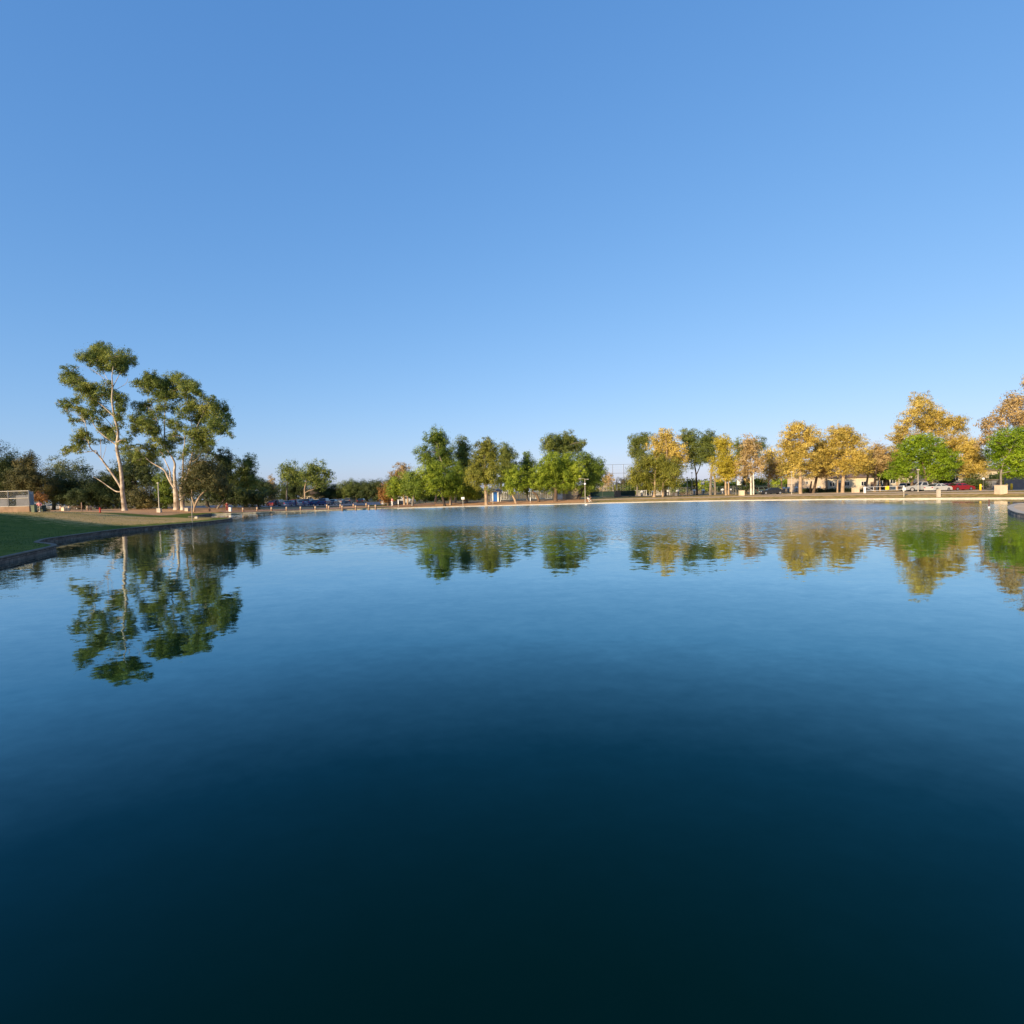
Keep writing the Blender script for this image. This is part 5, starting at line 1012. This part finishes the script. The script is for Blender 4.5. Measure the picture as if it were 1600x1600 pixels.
    for s_ in (-1, 1):
        MB().box((low[-2][0] + .005, s_ * (W - .22), zl), (.06, .34, .14), bev=.02).build('headlight', M['lens'], rt); MB().box((low[1][0] + .01, s_ * (W - .16), low[1][1] - .02), (.06, .26, .16), bev=.02).build('taillight', M['taillens'], rt)
    MB().box((low[-1][0] + .02, 0, low[0][1] + .02), (.1, W * 1.9, .2), bev=.04).build('bumper', body_m, rt); MB().box((low[0][0] - .02, 0, low[0][1] + .02), (.1, W * 1.9, .2), bev=.04).build('bumper', body_m, rt)
    return rt
PT = {k_: paint(k_ + '_car_paint', c_) for k_, c_ in {'silver': (.26, .27, .285), 'white': (.46, .46, .45), 'black': (.012, .012, .014), 'red': (.20, .006, .01), 'blue': (.04, .08, .20), 'grey': (.16, .17, .18), 'green': (.09, .13, .11), 'maroon': (.14, .02, .02)}.items()}
protos = {}
def place_car(kind, colr, px, D, rz, label, group='parked cars'):
    key = (kind, colr)
    if key not in protos: protos[key] = car(kind, PT[colr]); o = protos[key]; tag(o, label, 'pickup truck' if kind == 'pickup' else 'car', group)
    else: o = copy_tree(protos[key]); tag(o, label, None, group)
    p = spot(px, D); o.location = p + Vector((0, 0, .03)); o.rotation_euler = (0, 0, rz)
place_car('pickup', 'silver', 1441, 106, 2.75, 'silver pickup truck parked beneath the vivid green tree')
place_car('sedan', 'white', 1466, 103, .25, 'white sedan with dark windows behind the stone pillar')
place_car('sedan', 'red', 1500, 104.5, .1, 'bright red sedan parked in front of the cream house')
place_car('sedan', 'maroon', 1480, 109, .1, 'dark red car mostly hidden behind the black round tree')
place_car('sedan', 'black', 1206, 114, 3.0, 'black sedan parked under the sparse orange sycamore')
place_car('suv', 'green', 1192, 119, .4, 'grey green car half hidden behind the black sedan')
place_car('suv', 'grey', 1424, 112, .2, 'dark grey car behind the leaning trunk of the vivid green tree')
place_car('sedan', 'white', 614, 121, .6, 'white car at the corner of the lot beside the first ficus')
place_car('suv', 'white', 633, 126, .1, 'white car glimpsed between the ficus trunks')
lot = [('sedan', 'maroon', 428, 140), ('suv', 'grey', 437, 142), ('sedan', 'blue', 455, 138), ('suv', 'maroon', 464, 141), ('sedan', 'white', 474, 136), ('suv', 'blue', 484, 134), ('sedan', 'blue', 496, 135), ('suv', 'blue', 508, 133), ('sedan', 'grey', 521, 140), ('sedan', 'silver', 446, 152), ('suv', 'white', 478, 160), ('sedan', 'silver', 533, 158), ('suv', 'grey', 545, 162), ('sedan', 'black', 565, 160)]
wh = ['below the slim pale brown tree', 'beside the slim pale brown tree', 'nearest the lollipop eucalypt trunk', 'between the two lot eucalypts', 'in front of the forked lot eucalypt', 'beside the forked lot eucalypt', 'before the gabled cream house', 'before the carport house', 'before the first round green tree', 'behind the nearer row at the lollipop eucalypt', 'farther back in front of the gabled house', 'far back under the first round tree', 'far back under the second round tree', 'far back under the third round tree']
for (k_, c_, px, D_), w2 in zip(lot, wh): place_car(k_, c_, px, D_, R(88) + (px % 7) * .02, f'{c_} {"car" if k_ == "sedan" else "tall car"} in the lot {w2}', 'cars in the parking lot')
for (k_, c_, px, D_, w2) in (('sedan', 'grey', 78, 152, 'first from the enclosure'), ('suv', 'silver', 87, 154, 'second from the enclosure'), ('sedan', 'silver', 96, 150, 'below the wispy tree'), ('sedan', 'grey', 115, 145, 'behind the shaded picnic table'), ('suv', 'silver', 165, 140, 'nearest the tallest tree trunk'), ('sedan', 'white', 177, 143, 'seen right beside the tallest tree trunk'), ('sedan', 'silver', 214, 150, 'behind the olive brown bush')):
    place_car(k_, c_, px, D_, .1 + (px % 5) * .05, f'{c_} car in deep tree shade, {w2}', 'cars parked behind the grove')

# ------------------------------------------------------------------ grass tufts on the near bank
r = np.random.default_rng(21); n_ = 60000
gx = r.uniform(-60, -22, n_); gy = r.uniform(16, 62, n_); pq = np.stack([gx, gy], 1); dd = sdist(pq); vis = (dd > .38) & (np.abs(gx) < gy * .97) & (r.random(n_) < np.clip(1.4 - gy / 50, .15, 1)); pq, dd = pq[vis], dd[vis]; zz = hgt_np(pq, dd); k = len(pq)
a = r.uniform(0, math.pi, k); h = r.uniform(.03, .085, k); w = r.uniform(.012, .03, k); u = np.stack([np.cos(a), np.sin(a), np.zeros(k)], 1)
b0 = np.stack([pq[:, 0], pq[:, 1], zz - .01], 1); tipv = b0 + np.stack([r.normal(0, .03, k), r.normal(0, .03, k), h], 1)
V = np.stack([b0 - u * w[:, None], b0 + u * w[:, None], tipv], 1).reshape(-1, 3)
me = bpy.data.meshes.new('grass'); me.from_pydata([], [], []); me.vertices.add(3 * k); me.vertices.foreach_set('co', V.astype(np.float32).ravel()); me.loops.add(3 * k); me.loops.foreach_set('vertex_index', np.arange(3 * k, dtype=np.int32)); me.polygons.add(k)
me.polygons.foreach_set('loop_start', np.arange(0, 3 * k, 3, dtype=np.int32)); me.polygons.foreach_set('loop_total', np.full(k, 3, np.int32)); me.update(calc_edges=True)
at = me.attributes.new('tint', 'FLOAT', 'POINT'); at.data.foreach_set('value', np.repeat(r.uniform(0, 1, k), 3).astype(np.float32))
me.materials.append(leafmat('grass_blades', [(.05, .09, .018), (.09, .145, .03), (.16, .19, .06)])); o = bpy.data.objects.new('grass', me); COL.objects.link(o); tag(o, 'short grass on the near bank', 'grass', kind='stuff')
